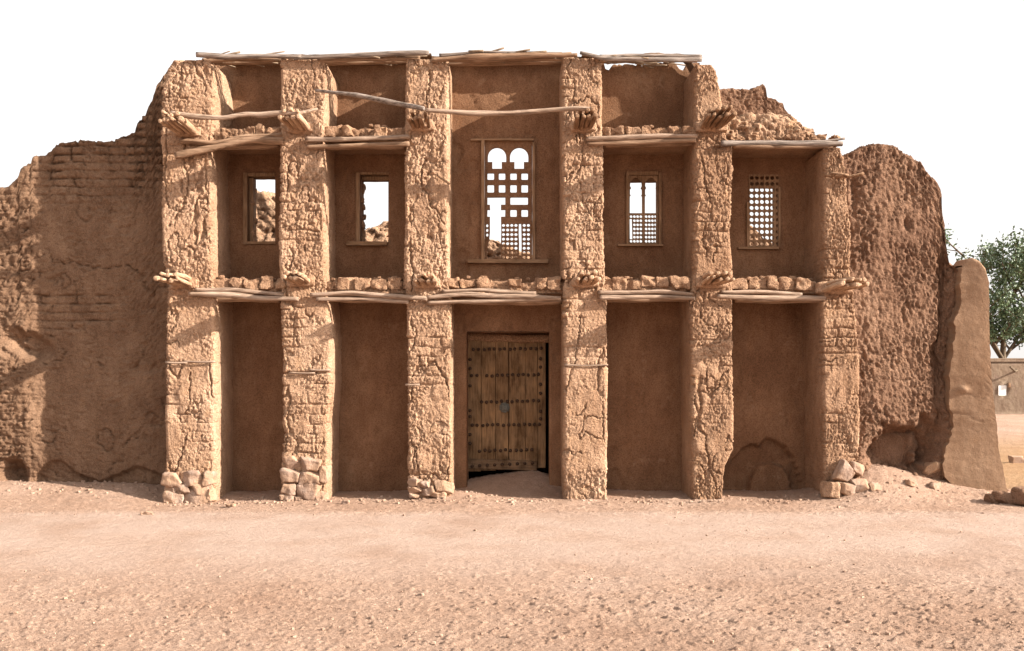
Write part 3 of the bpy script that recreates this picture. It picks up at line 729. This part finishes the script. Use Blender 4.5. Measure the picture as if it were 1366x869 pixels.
# field stones walled into the feet of the piers (px centre, py centre, w, h)
ST = {0: [(231, 640, 24, 15), (257, 638, 27, 17), (279, 640, 14, 18), (227, 651, 14, 11), (244, 652, 20, 11), (268, 653, 26, 13), (232, 664, 26, 16), (262, 665, 38, 22), (282, 662, 10, 14), (246, 672, 14, 8)],
      1: [(388, 617, 22, 18), (415, 618, 26, 18), (388, 636, 24, 20), (412, 638, 26, 16), (431, 633, 12, 20), (386, 652, 18, 14), (414, 655, 32, 22), (383, 664, 16, 10), (397, 667, 12, 8), (429, 664, 16, 16), (385, 671, 14, 8)],
      2: [(553, 643, 18, 9), (553, 653, 16, 8), (570, 656, 16, 12), (590, 652, 26, 16), (552, 661, 12, 6), (585, 661, 20, 7), (566, 646, 16, 8)]}
for i, L in ST.items():
    for k, (x, y, w_, h_) in enumerate(L):
        mb = MB(); rbox(mb, (PX(x), .06, PZ(y)), (w_ / 80 * 1.12, .28, h_ / 80 * 1.14), 700 + i * 20 + k, .03, .34, 14, (0, random.Random(k + i).uniform(-.2, .2), 0), 7)
        mb.build('base_stone', M['stone'], pier_objs[i])

# ---------------------------------------------------------------- windows
def box(mb, x0, x1, y0, y1, z0, z1, seed=0, amp=.004):
    rbox(mb, ((x0 + x1) / 2, (y0 + y1) / 2, (z0 + z1) / 2), (x1 - x0, y1 - y0, z1 - z0), seed, amp, .15, 8)
def bar(name, mat, parent, a, b, c, d, y0, y1, seed=0, Yr=YB, **kw):   # pixel rect a..b, c..d at depth Yr
    mb = MB(); box(mb, PX(a, Yr), PX(b, Yr), y0, y1, PZ(d, Yr), PZ(c, Yr), seed, **kw); return mb.build(name, M[mat], parent)
def screen(name, outer, polys, y0, th, mat, parent):
    """carved board: outer rectangle and hole outlines (pixel coordinates) filled as a 2D curve, then meshed"""
    cu = bpy.data.curves.new('c', 'CURVE'); cu.dimensions = '2D'; cu.fill_mode = 'BOTH'; cu.extrude = th / 2
    a, b, c, d = outer
    for pl in [[(a, c), (b, c), (b, d), (a, d)]] + polys:
        s = cu.splines.new('POLY'); s.points.add(len(pl) - 1); s.use_cyclic_u = True
        for p, (x, y) in zip(s.points, pl): p.co = (PX(x, YB), PZ(y, YB), 0, 1)
    t = bpy.data.objects.new('t', cu); C.objects.link(t)
    dg = bpy.context.evaluated_depsgraph_get(); me = bpy.data.meshes.new_from_object(t.evaluated_get(dg))
    n = len(me.vertices); co = np.empty(n * 3); me.vertices.foreach_get('co', co); co = co.reshape(-1, 3)
    V = np.stack([co[:, 0], y0 + th / 2 - co[:, 2], co[:, 1]], 1)
    Fc = [tuple(p.vertices) for p in me.polygons]
    bpy.data.objects.remove(t); bpy.data.curves.remove(cu); bpy.data.meshes.remove(me)
    return mk(name, V, Fc, mat, parent, smooth=False)
def circ(x, y, r, n=10, ry=None): return [(x + r * math.cos(2 * math.pi * k / n + .3), y + (ry or r) * math.sin(2 * math.pi * k / n + .3)) for k in range(n)]
def rect(a, b, c, d, e=.8): return [(a + e, c), (b - e, c), (b, c + e), (b, d - e), (b - e, d), (a + e, d), (a, d - e), (a, c + e)]
def wroot(k, lab):
    a, b, c, d = holes_up[k]
    fr = MB(); return None

# each window: part 'window' (head and jamb boards as its mesh) with sill / screen sub-parts
def window(parts, label):
    mb = MB()
    for a, b, c, d, y0, y1 in parts: box(mb, PX(a, YB), PX(b, YB), y0, y1, PZ(d, YB), PZ(c, YB), int(a + c))
    o = mb.build('window', M['frame_z'], FA); o['label'] = label; return o
w1 = window([(325, 330.5, 231, 327, YB - .05, YB + .08), (330, 367, 231, 235.5, YB - .02, YB + .1), (330.5, 336, 236, 323, YB + .1, YB + .3)], 'empty window hole with a thin left jamb board')
bar('sill', 'frame_x', w1, 329, 368, 322.5, 326, YB - .03, YB + .25)
w2 = window([(475, 480.5, 231, 326, YB - .05, YB + .10), (480, 519, 230, 233, YB - .02, YB + .1), (480.5, 518, 233, 238, YB + .15, YB + .35)], 'empty window hole with a narrow board sill')
bar('sill', 'frame_x', w2, 463, 517, 323, 328.5, YB - .09, YB + .12)
# rubble clinging inside the left edge of the two open windows
for ww, xx in ((w1, 334), (w2, 481)):
    mb = MB(); rs = np.random.RandomState(xx)
    for k in range(16):
        h = rs.uniform(245, 322) if k < 9 else rs.uniform(300, 322); rbox(mb, (PX(xx + rs.uniform(-1, 1.5), YB), YB + rs.uniform(.15, .3), PZ(h, YB)), (.07, .12, .09), k + xx, .02, .5, 6)
    mb.build('broken_reveal', M['mud'], ww)

w3 = window([(642, 646.5, 187, 349, YB - .07, YB + .04), (710, 714, 190, 348, YB - .04, YB + .04)], 'tall window with a carved plaster screen of arches, squares and dots')
bar('sill', 'frame_x', w3, 624, 731, 347, 352, YB - .10, YB + .06, 1)
bar('head_board', 'frame_x', w3, 628, 712, 186, 188.5, YB - .06, YB + .03, 2)
pol = []
for cx in (663, 692.6):
    pts = [(cx + 12.2 * math.cos(t), 209 - 12.2 * math.sin(t)) for t in np.linspace(0, math.pi, 13)]
    pts = [(cx + 12.2, 216)] + pts + [(cx - 12.2, 216), (cx - 6.3, 216), (cx - 6.3, 225), (cx + 6.3, 225), (cx + 6.3, 216)]
    pol.append(pts)
cols = [(650.2, 659), (665.4, 674), (680.8, 689.3), (695.6, 704.3)]
for y0_, y1_ in ((231, 239.8), (246.6, 256.8)):
    for a, b in cols: pol.append(rect(a, b, y0_, y1_))
pol.append(rect(680.8, 704.3, 263.2, 273.1)); pol.append(rect(680.8, 689.3, 279.8, 289.2)); pol.append(rect(695.6, 704.3, 279.8, 289.2))
pol.append([(650.2, 263.4), (674, 263.2), (674, 273), (668.3, 273), (668.2, 280), (674, 279.8), (673.8, 289), (668.2, 289.2), (668.6, 310), (668, 330), (668.4, 345.6), (650, 345.6), (649.5, 330), (652.6, 320), (653.6, 310), (653.6, 289.2), (650, 289), (650.3, 279.8), (653.8, 280), (653.6, 273.2), (650.2, 273)])
for r_ in range(8):
    y = 300.5 + 6.1 * r_
    if y > 345: break
    for c_ in range(7):
        x = 671.6 + 5.55 * c_
        if c_ == 4: continue
        pol.append(circ(x, y, 2.1))
pol.append([(692.3, 298.5), (695.2, 298.5), (695.6, 312), (695.8, 330), (695.2, 341), (692.2, 340), (692.6, 325), (692, 312)])
for r_ in range(3): pol.append(circ(649.9, 301 + 6.2 * r_, 1.5, ry=2.2))
screen('screen', (646.6, 709.9, 188.6, 346.9), pol, YB + .02, .045, M['plaster'], w3)

w4 = window([(835, 838.6, 229, 328, YB - .05, YB + .06), (878.2, 882, 231, 328, YB - .05, YB + .06), (838.6, 878.2, 229, 234, YB - .03, YB + .06)], 'twin arched window over a small dotted lattice')
bar('sill', 'frame_x', w4, 824, 884, 326.2, 329, YB - .07, YB + .06, 1)
pol = []
for a, b in ((840.4, 856.7), (860.6, 876.7)):
    m_ = (a + b) / 2
    pol.append([(a, 284.3), (a, 262), (a + 1.3, 261), (a + .2, 259), (a + .3, 253), (a + 1.8, 251), (a + .3, 248), (a + .8, 242), (a + 3, 240.5), (m_ - 3, 238), (m_, 236.6), (m_ + 3, 238), (b - 3, 240.5), (b - .8, 242), (b - .3, 248), (b - 1.8, 251), (b - .3, 253), (b - .2, 259), (b - 1.3, 261), (b, 262), (b, 284.3)])
for y in [288.8 + 5.5 * k for k in range(7)]:
    for x in (842.2, 846.6, 850.9, 855.2, 862.3, 866.5, 870.7, 874.9):
        if x < 843 and 293 < y < 320: continue
        pol.append(circ(x, y, 1.85))
pol.append([(840.2, 292), (843.2, 292), (843.6, 305), (843.9, 319), (840.4, 319)])
screen('lattice_screen', (838.8, 878.0, 234.2, 326.1), pol, YB + .02, .03, M['frame_z'], w4)
bar('head_board', 'frame_x', w4, 838.8, 878, 231, 240.5, YB + .2, YB + .26, 6)

w5 = window([(995.4, 999.2, 270, 330, YB - .05, YB + .05), (1038, 1041, 250, 330, YB - .04, YB + .05)], 'window with a full lattice of round holes')
bar('sill', 'frame_x', w5, 984, 1038, 330, 333, YB - .07, YB + .06, 1)
pol = []
for r_ in range(12):
    for c_ in range(6):
        pol.append(circ(1002.7 + 6.85 * c_, 237.6 + 8.0 * r_, 2.75 if c_ < 5 else 2.3, 12))
screen('lattice_screen', (999.3, 1039.8, 233, 329.8), pol, YB - .012, .03, M['frame_z'], w5)
bar('head_board', 'frame_x', w5, 998, 1041, 230, 247.5, YB + .25, YB + .33, 6)

# ---------------------------------------------------------------- door
YD = YB + .32
def dp(x, y): return PX(x, YD), PZ(y, YD)
dm = MB()
edges = [624, 642, 661, 679, 701, 717, 728]
for k, (a, b) in enumerate(zip(edges[:-1], edges[1:])):
    top = 454 + k * .3; bot = 629 - (a - 624) * .05
    x0, z0 = dp(a + .25, bot); x1, z1 = dp(b - (.9 if b == 679 else .25), top)
    rbox(dm, ((x0 + x1) / 2, YD + .03 + .004 * (k % 2), (z0 + z1) / 2), (x1 - x0, .05, z1 - z0), 900 + k, .004, .12, 14)
door = dm.build('door', M['door_z'], FA); door['label'] = 'studded brown plank door of two leaves, slightly ajar'
for c, d, hgt in ((618, 613, 16),):
    mb = MB(); x0, z0 = dp(623, 628); x1, z1 = dp(716, 612)
    rbox(mb, ((x0 + x1) / 2, YD - .022, (z0 + z1) / 2), (x1 - x0, .05, .17), 930, .004, .15, 12, (0, -.035 * -1, 0)); mb.build('bottom_rail', M['door_x'], door)
mb = MB(); x0, z0 = dp(620, 456); x1, z1 = dp(737, 446); tube(mb, [(x0, YD + .02, (z0 + z1) / 2), ((x0 + x1) / 2, YD + .04, (z0 + z1) / 2 - .01), (x1, YD + .02, (z0 + z1) / 2)], .075, 5); mb.build('door_lintel', M['stick_d'], door)
studmesh = None
def stud(px, py):
    global studmesh
    x, z = dp(px, py)
    if studmesh is None:
        V = []; n = 8
        for r, h in ((1, 0), (.85, .5), (.45, .9), (.02, 1)):
            for k in range(n): V.append((.032 * r * math.cos(k * math.tau / n), -.026 * h, .032 * r * math.sin(k * math.tau / n)))
        Fs = [(a * n + k, a * n + (k + 1) % n, (a + 1) * n + (k + 1) % n, (a + 1) * n + k) for a in range(3) for k in range(n)]
        studmesh = mk('stud', V, Fs, M['iron']).data
        bpy.data.objects.remove(bpy.data.objects['stud'])
    o = bpy.data.objects.new('stud', studmesh); C.objects.link(o); o.parent = door
    o.matrix_parent_inverse = FA.matrix_basis.inverted() @ FA.matrix_basis @ door.matrix_parent_inverse.inverted() @ FA.matrix_basis.inverted()
    o.location = (x, YD - .002, z); return o
srs = random.Random(4)
rows = [(467, 632, 722), (502, 629, 722), (537, 642, 722), (568, 630, 722), (602, 640, 712)]
ns = 0
for y, a, b in rows:
    x = a
    while x < b:
        if srs.random() > .05: stud(x + srs.uniform(-.6, .6), y - (x - 624) * .02 + srs.uniform(-.7, .7)); ns += 1
        x += 6.9
for y in (479, 490, 513, 525, 549, 559): stud(721, y)
for x in range(630, 712, 10): 
    o = stud(x, 622 - (x - 624) * .05); o.location.y = YD - .048
for y in (480, 492, 515, 548, 556, 580, 592): stud(627, y)
mb = MB(); x, z = dp(673, 544)
for k in range(9):
    an = k / 9 * math.tau; rbox(mb, (x + .065 * math.cos(an), YD - .02, z + .065 * math.sin(an)), (.055, .03, .055), k, .004, .5, 5)
rbox(mb, (x, YD - .03, z), (.11, .05, .11), 3, .006, .5, 7); mb.build('knocker_plate', M['knock'], door)
# dark room behind the door: side walls and ceiling of the entrance passage
mb = MB(); box(mb, PX(600, YB), PX(614, YB), YBB, 5, -.3, 2.9, 5, .01); mb.build('passage_wall', M['plaster'], FA)
mb = MB(); box(mb, PX(748, YB), PX(762, YB), YBB, 5, -.3, 2.9, 6, .01); mb.build('passage_wall', M['plaster'], FA)
mb = MB(); box(mb, PX(598, YB), PX(764, YB), YBB, 5.1, 2.9, 3.1, 7, .01); mb.build('passage_roof', M['plaster'], FA)
mb = MB(); box(mb, PX(600, YB), PX(762, YB), 5.003, 5.3, -.3, 2.9, 8, .01); mb.build('passage_wall', M['plaster'], FA)

# ---------------------------------------------------------------- long walls either side
YL = .80
def toL(x):
    p = (x / (YL + D0)) * F + 683
    y = interp([(-600, 300), (-200, 250), (-60, 262), (0, 254), (12, 250), (26, 238), (28, 226), (42, 218), (44, 209), (62, 203), (74, 190), (98, 185), (145, 187), (150, 183), (168, 180), (178, 172), (183, 160), (188, 152), (194, 149), (198, 136), (203, 128), (207, 112), (213, 100), (222, 92), (240, 84), (300, 82)], p)
    return PZ(y, YL) + .10 * (fbm(x, x * 0, x * 0, 5, 3, 21) - .5)
def pL(x): return (x / (YL + D0)) * F + 683
def qL(z): return YH - (z - EYE) * F / (YL + D0)
def dL(x, y, z):
    p, q = pL(x), qL(z)
    n = fbm(x, y, z, 1.5, 4, 25) - .5
    bm = sstep(285, 225, q + 70 * n) + sstep(30, 14, np.abs(q - 410 - 30 * n)) * sstep(200, 130, p + 90 * n) + .8 * sstep(60, 20, p) * sstep(260, 320, q) * 0
    bm = np.clip(bm, 0, 1)
    j, rnd = bricks(x + .08 * (fbm(x, y, z, 4, 3, 128) - .5), z + .06 * (fbm(x, y, z, 3, 3, 129) - .5), 26, .33, .145)
    sm = .018 * (fbm(x, y, z, 1.5, 3, 27) - .5) * 2 + .012 * (fbm(x, y, z, 10, 3, 28) - .5) - .05 * crackline(x, y, z, 1.6, 29, .009) * sstep(.42, .55, fbm(x, y, z, 1.3, 2, 30)) + .35 * rough_mud(x, y, z, 131, .5, 1.3, 0, .02) * sstep(.4, .6, fbm(x, y, z, .8, 3, 132)) - .02 * sstep(.68, .72, fbm(x, y, z, 5, 3, 133))
    rg = rough_mud(x, y, z, 31, .55, 1.1, 0, .03)
    gap = sstep(.40, .60, fbm(x, y, z, 3.5, 2, 33))
    br = rg * .6 - .085 * j * (.35 + .65 * gap) + .06 * (rnd - .5) * gap - .02
    d = sm * (1 - bm) + br * bm
    d = d + .5 * crisp(x, y, z, 134) - .02 * vcracks(x, y, z, 135)
    lf = sstep(70, 30, p + 40 * n)                     # bulging crumbling left end
    d = d * (1 - lf) + (rough_mud(x, y, z, 35, .75, 1.2, .1, .06) - .015 * j + .045 + .10 * np.exp(-((q - 500) / 90) ** 2)) * lf
    hole = np.exp(-(((p - 42) / 26) ** 2 + ((q - 462 - .3 * (p - 42)) / 17) ** 2) ** 2)
    d = d - .22 * hole * (.6 + .8 * fbm(x, y, z, 6, 3, 36))
    hole2 = np.exp(-(((p - 18) / 16) ** 2 + ((q - 632) / 18) ** 2) ** 2); d = d - .30 * hole2
    bot = sstep(0, 5, q - (628 + 26 * n + 10 * np.sin(p * .06) - 8 * sstep(60, 30, p)))        # plaster fallen from the foot
    d = d - (.06 + .04 * fbm(x, y, z, 5, 3, 37)) * bot * (p > 50) + rg * bot * .6
    d = d + .05 * sstep(120, 210, p) * 0
    return d
LW = slab_mesh(PX(-420, YL), PX(236, YL), toL, YL, YL + .6, dL, -.3, .028, nzf=1.15)
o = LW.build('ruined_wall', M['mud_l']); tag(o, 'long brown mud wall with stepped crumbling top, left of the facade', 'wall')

YR = .22
def pR(x): return (x / (YR + D0)) * F + 683
def qR(z): return YH - (z - EYE) * F / (YR + D0)
def toR(x):
    p = pR(x)
    y = interp([(1090, 226), (1112, 216), (1125, 208), (1140, 200), (1150, 194), (1166, 190), (1178, 190), (1195, 194), (1209, 203), (1215, 209), (1232, 216), (1240, 228), (1250, 238), (1256, 248), (1259, 262), (1261, 285), (1266, 330), (1272, 343), (1285, 352), (1290, 420)], p)
    return PZ(y, YR) + .05 * (fbm(x, x * 0, x * 0, 9, 3, 41) - .5)
def dR(x, y, z):
    p, q = pR(x), qR(z)
    d = rough_mud(x, y, z, 45, .25, 2.0, .8, .095) + .95 * crisp(x, y, z * .5, 145) - .03 * vcracks(x, y, z, 146)
    nn = fbm(x, y, z, 4, 3, 46) - .5
    cav = np.exp(-(((p - 1250 + 20 * nn) / 20) ** 2 + ((q - 585 + 40 * nn) / 34) ** 2) ** 2) * .6 + np.exp(-(((p - 1205 + 30 * nn) / 46) ** 2 + ((q - 604 + 40 * nn) / 34) ** 2) ** 3)
    d = d - .46 * cav - .10 * cav * fbm(x, y, z, 7, 3, 47)
    d = d - .12 * sstep(0, 12, p - (1250 + 30 * nn)) * sstep(600, 480, q) * sstep(330, 350, q)
    d = d - .09 * np.exp(-((p - 1211) / 4) ** 2 - ((q - 299) / 8) ** 2)
    # niche-like scar beside the last pier
    d = d - .08 * np.exp(-((p - 1140) / 5) ** 2 - ((q - 260) / 24) ** 2)
    d = d - .11 * sstep(.5, 1.4, 0 * z + .9) * np.exp(-((p - 1151) / 9) ** 2) * 0
    return d
def eR(x, z):  # ragged leaning right edge
    p, q = pR(x), qR(z)
    t = sstep(1180, 1286, p)
    tgt = interp([(200, 0), (350, 0), (400, -2), (470, -10), (520, -8), (560, -4), (600, -14), (640, -22), (700, -18)], q.ravel()).reshape(q.shape)
    return t * (tgt / 79. + .12 * (fbm(x * 0, z, z * 0, 5, 3, 48) - .5))
RW = slab_mesh(PX(1112, YR), PX(1284, YR), toR, YR, YR + .75, dR, -.3, .022, xedge=eR, yf=lambda X, Z: .10 * sstep(0, 1, (X - PX(1150)) / 2.))
o = RW.build('ruined_wall', M['mud_r']); tag(o, 'tall rain-worn mud wall with rounded top and cavity at its foot, right of the facade', 'wall')

# smooth plastered remnant leaning against the right end
YS = .10
def toS(x):
    p = (x / (YS + D0)) * F + 683
    y = interp([(1240, 356), (1286, 352), (1292, 344), (1303, 342), (1312, 346), (1318, 356), (1321, 372), (1360, 400)], p)
    return PZ(y, YS)
def eS(X, Z):
    p = (X / (YS + D0)) * F + 683; q = YH - (Z - EYE) * F / (YS + D0)
    Lx = interp([(340, 1290), (352, 1288), (362, 1285), (400, 1286), (425, 1279), (450, 1279), (470, 1273), (500, 1270), (540, 1270), (570, 1276), (600, 1268), (620, 1262), (640, 1264), (655, 1275), (700, 1280)], q.ravel()).reshape(q.shape)
    Rx = interp([(340, 1312), (350, 1317), (370, 1320), (480, 1321), (540, 1326), (600, 1333), (640, 1341), (665, 1345), (700, 1348)], q.ravel()).reshape(q.shape)
    t = np.clip((p - 1286) / (1321 - 1286), 0, 1)
    jag = 4.5 * (fbm(X * 0 + 3, Z, Z * 0, 7, 4, 52) - .5) * 2 * (1 - t) ** 3 + 1.2 * (fbm(X * 0 + 3, Z, Z * 0, 9, 3, 53) - .5) * 2 * t ** 3
    return ((Lx + (Rx - Lx) * t + jag) - p) * (YS + D0) / F
def dS(x, y, z):
    d = .030 * (fbm(x, y, z, 1.2, 2, 55) - .5) * 2 + .006 * (fbm(x, y, z, 14, 3, 56) - .5)
    q = YH - (z - EYE) * F / (YS + D0)
    return d + .05 * np.exp(-((x - PX(1297, YS)) / .05) ** 2 - ((q - 520) / 4) ** 2) - .01 * crackline(x, y, z, 1.3, 57, .004)
SW = slab_mesh(PX(1286, YS), PX(1321, YS), toS, YS, YS + .62, dS, -.25, .022, r=.09, xedge=eS, yf=lambda X, Z: .13 * sstep(0, 1, (PX(1330) - X) / .7))
o = SW.build('plaster_buttress', M['smooth']); tag(o, 'smooth plastered wall end leaning at the far right of the ruin', 'wall')

# ---------------------------------------------------------------- ruin standing behind, seen through the windows
YK = 5.5
def toK(x):
    p = (x / (YK + D0)) * F + 683
    y = interp([(150, 300), (300, 262), (322, 250), (345, 255), (360, 258), (372, 262), (400, 275), (470, 296), (485, 308), (505, 298), (515, 293), (530, 290), (560, 300), (640, 318), (655, 319), (668, 322), (690, 334), (712, 339), (760, 350), (830, 352), (960, 345), (990, 300), (1003, 303), (1013, 310), (1022, 318), (1034, 327), (1045, 335), (1080, 350)], p)
    return PZ(y, YK) + .08 * (fbm(x, x * 0, x * 0, 5, 3, 61) - .5)
def dK(x, y, z):
    j, rnd = bricks(x, z, 63, .36, .2)
    return rough_mud(x, y, z, 64, 1.3, .8, 0, .08) - .05 * j + .06 * (rnd - .5)
o = slab_mesh(PX(150, YK), PX(1080, YK), toK, YK, YK + .6, dK, -.2, .05).build('ruined_wall', M['mud'])
tag(o, 'sunlit broken brick wall behind the facade, glimpsed through the upper windows', 'wall')

# ---------------------------------------------------------------- loose poles resting on the corbels
o = pole('wooden_pole', qp((228, 152, -.80), (262, 156, -.78), (300, 158, -.76), (330, 153, -.74), (348, 155, -.74), (372, 151, -.75), (398, 152, -.74), (424, 146, -.6)), [.042, .044, .036, .040, .044, .036, .03, .018], 'pole', seed=81)
tag(o, 'wavy pale pole lying across the two leftmost upper corbels', 'pole')
o = pole('wooden_pole', qp((421, 121, -.10), (480, 128, -.28), (530, 138, -.42), (566, 145, -.62)), [.022, .034, .042, .040], 'pole_g', seed=82)
tag(o, 'thin grey pole sloping down from the second pier to the third pier', 'pole')
o = pole('wooden_pole', qp((568, 148, -.66), (640, 151, -.68), (700, 150, -.70), (765, 145, -.72), (790, 146, -.72)), [.036, .040, .040, .038, .034], 'pole', seed=83)
tag(o, 'slightly bowed pole hanging level across the tall central bay', 'pole')

# ---------------------------------------------------------------- stones
def stone(name, px, Y, w_, d_, h_, seed, label, rot=(0, 0, 0), group=None, up=0., mat='stone', cat='stone', n=11):
    x = PX(px, Y); mb = MB(); z = float(gz(x, Y)) + h_ * .32 + up
    rbox(mb, (x, Y, z), (w_, d_, h_), seed, .03 * min(1, w_ * 3), .30, n + 3, rot, 8)
    o = mb.build(name, M[mat]); return tag(o, label, cat, group)
G1 = 'stones heaped at the foot of the last pier'
stone('loose_stone', 1106, -.18, .26, .3, .32, 1, 'squarish brown stone, leftmost of the heap at the last pier', group=G1, mat='mud')
stone('loose_stone', 1128, -.2, .27, .24, .22, 2, 'pale block at the front middle of the stone heap by the last pier', (0, .1, .2), G1)
stone('loose_stone', 1148, -.18, .30, .24, .22, 3, 'wide flat stone on the right side of the stone heap', (0, -.1, .2), G1)
stone('loose_stone', 1126, -.08, .26, .22, .38, 4, 'pale upright wedge stone on top of the stone heap', (0, .5, .1), G1, up=.18)
stone('loose_stone', 1143, -.02, .26, .22, .2, 5, 'rounded stone resting on the upper right of the stone heap', (0, .3, 0), G1, up=.20)
stone('loose_stone', 1166, -.22, .20, .16, .12, 6, 'small flat stone just right of the stone heap', (0, 0, .3), G1)
G2 = 'row of rough stones at the right edge'
stone('rough_stone', 1326, -.55, .22, .22, .18, 11, 'small stone at the left end of the row near the right edge', (0, 0, .2), G2, mat='mud_r')
stone('rough_stone', 1344, -.62, .42, .3, .22, 12, 'long low stone in the middle of the row near the right edge', (0, .05, 0), G2, mat='mud_r')
stone('rough_stone', 1372, -.80, .40, .4, .34, 13, 'large dark stone cut off by the right edge of the picture', (0, 0, .4), G2, mat='mud_r')
stone('boulder', 1354, 7.9, .32, .28, .22, 14, 'pale boulder lying alone on the yellow sand beyond the ruin', (0, 0, .2))
stone('loose_stone', 1215, -.05, .20, .18, .1, 15, 'small stone on the earth slope below the wall cavity', (0, .3, .2))
stone('loose_stone', 1246, .0, .22, .16, .12, 16, 'stone just left of the smooth wall end at its foot', (0, -.2, .4))
stone('loose_stone', 1244, .40, .34, .26, .22, 17, 'clay lump caught inside the cavity at the wall foot', (0, -.2, .4), up=.1, mat='mud')
stone('loose_stone', 308, -.9, .14, .12, .08, 18, 'small pale stone on the ground before the first niche')
stone('loose_stone', 197, -1.9, .18, .13, .07, 19, 'flat pale stone on the ground below the left wall')
stone('loose_stone', 461, -.6, .12, .10, .08, 20, 'small pale stone on the ground before the second niche')
stone('loose_stone', 1316, 3.0, .16, .2, .10, 21, 'low stone behind the smooth wall end on the yellow sand', up=0)

def gravel():
    rs = np.random.RandomState(5); mb = MB()
    N = 6500
    Ys = -9.3 + 9.6 * rs.rand(N) ** 1.3; Xs = rs.uniform(-1, 1, N) * (Ys + D0) * .56
    dens = fbm(Xs, Ys, Xs * 0, .7, 3, 3)
    for x, y, dd in zip(Xs, Ys, dens):
        tr = -6 < y < -1.8
        if rs.rand() > (.25 if tr else .8) * (dd * 1.6): continue
        s = min(.005 * (1 / (rs.rand() + .02)) ** .42, .045) * rs.uniform(.8, 1.3)
        s = s * (.8 if tr else 1)
        rbox(mb, (x, y, float(gz(x, y)) + s * .3), (s * rs.uniform(1, 1.8), s * rs.uniform(1, 1.5), s), int(rs.randint(9999)), s * .2, .5, 4, (0, 0, rs.uniform(0, 3)))
    for _ in range(600):      # crumbs fallen along the wall foot
        x = rs.uniform(-9.5, 8.6); y = (.65 if x < -5.9 else .1 if x > 5.8 else -.05) - abs(rs.normal(0, .3)) + (rs.rand() < .35) * .5
        s = rs.uniform(.012, .04)
        rbox(mb, (x, y, float(gz(x, y)) + s * .3), (s * 1.5, s * 1.3, s), int(rs.randint(9999)), s * .2, .5, 4, (0, 0, rs.uniform(0, 3)))
    o = mb.build('gravel', M['grit']); tag(o, 'scattered small stones and crumbs of mud on the dusty ground', 'gravel', kind='stuff')
gravel()

# ---------------------------------------------------------------- distance at the right
YW = 46.2
H = empty('walled_compound', (PX(1400, YW), YW, 0), 'low plain mud building with a white window far away at the right edge', 'building')
x0, x1 = PX(1300, YW), PX(1640, YW)
hw = (PX(1332, YW), PX(1343, YW), PZ(528, YW), PZ(514, YW))
panel_mesh(x0, x1, -.1, PZ(482, YW), YW, YW + .6, lambda x, y, z: .04 * (fbm(x, y, z, 1, 3, 5) - .5), hw, .3).build('wall', M['far'], H)
mb = MB(); box(mb, x0, x0 + .5, YW + .603, YW + 9, -.1, 3.3, 3, .02); mb.build('wall', M['far'], H)
mb = MB(); box(mb, x0 - .1, x1, YW - .08, YW + .68, PZ(483, YW), PZ(478.5, YW), 3, .03); mb.build('parapet', M['far'], H)
mb = MB(); box(mb, hw[0], hw[1], YW + .02, YW + .12, hw[2], hw[3], 4, .004); wn = mb.build('window', M['white'], H)
mb = MB(); box(mb, PX(1344, YW), PX(1347, YW), YW - .12, YW + .02, PZ(517, YW), PZ(511, YW), 4, .02); mb.build('niche_block', M['stick_d'], H)
pole('spout', [(PX(1342, YW), YW - .5, PZ(490, YW)), (PX(1350, YW), YW - .4, PZ(496, YW)), (PX(1358, YW), YW + .1, PZ(494, YW))], .06, 'bark', H, 5)

def tree(name, x, y, h, spread, seed, label, nl=9000, bot=.3):
    rt = empty(name, (x, y, 0), label, 'tree'); rs = np.random.RandomState(seed)
    mb = MB(); tips = []
    def branch(p, d, L, r, lvl):
        pts = [p]; q = p.copy(); dd = d.copy()
        for k in range(4):
            dd = dd + rs.normal(0, .13, 3) + np.array([0, 0, .05]); dd /= np.linalg.norm(dd); q = q + dd * L / 4; pts.append(q.copy())
        tube(mb, pts, [r, r * .85, r * .7, r * .55, r * .4], int(rs.randint(999)), 7, L / 6, .1)
        if lvl >= 1: tips.extend([pts[2], pts[3], pts[4]])
        if lvl >= 3: return
        for k in range(4 if lvl else 6):
            t = rs.randint(1, 5) if lvl else rs.randint(2, 5)
            a = rs.uniform(0, math.tau); side = np.array([math.cos(a), math.sin(a), rs.uniform(.0, .9)]) * np.array([spread, spread, 1])
            nd = dd * .55 + side * .75; nd /= np.linalg.norm(nd)
            branch(pts[t], nd, L * rs.uniform(.5, .7), r * .5, lvl + 1)
    branch(np.array([x, y, 0.]), np.array([rs.normal(0, .05), 0, 1.]), h * .55, h * .022, 0)
    mb.build('trunk', M['bark'], rt)
    tips = np.array(tips); tips = tips[tips[:, 2] > h * bot]
    keep = rs.rand(len(tips)) < .8; tips = tips[keep]
    n = nl; base = tips[rs.randint(len(tips), size=n)] + rs.normal(0, .18, (n, 3)) * h / 8
    a = rs.normal(size=(n, 3)); a /= np.linalg.norm(a, axis=1, keepdims=True)
    b = np.cross(a, rs.normal(size=(n, 3))); b /= np.linalg.norm(b, axis=1, keepdims=True)
    sz = rs.uniform(.05, .12, (n, 1)) * h / 9
    V = np.stack([base - a * sz, base + b * sz * .5, base + a * sz, base - b * sz * .5], 1).reshape(-1, 3)
    mk('crown', V, np.arange(4 * n).reshape(-1, 4), M['leaf'], rt, smooth=False)
tree('leafy_tree', PX(1338, 48.5), 48.5, 12.6, 1.1, 12, 'sparse airy green tree standing beyond the right end of the ruin', 13000, .20)
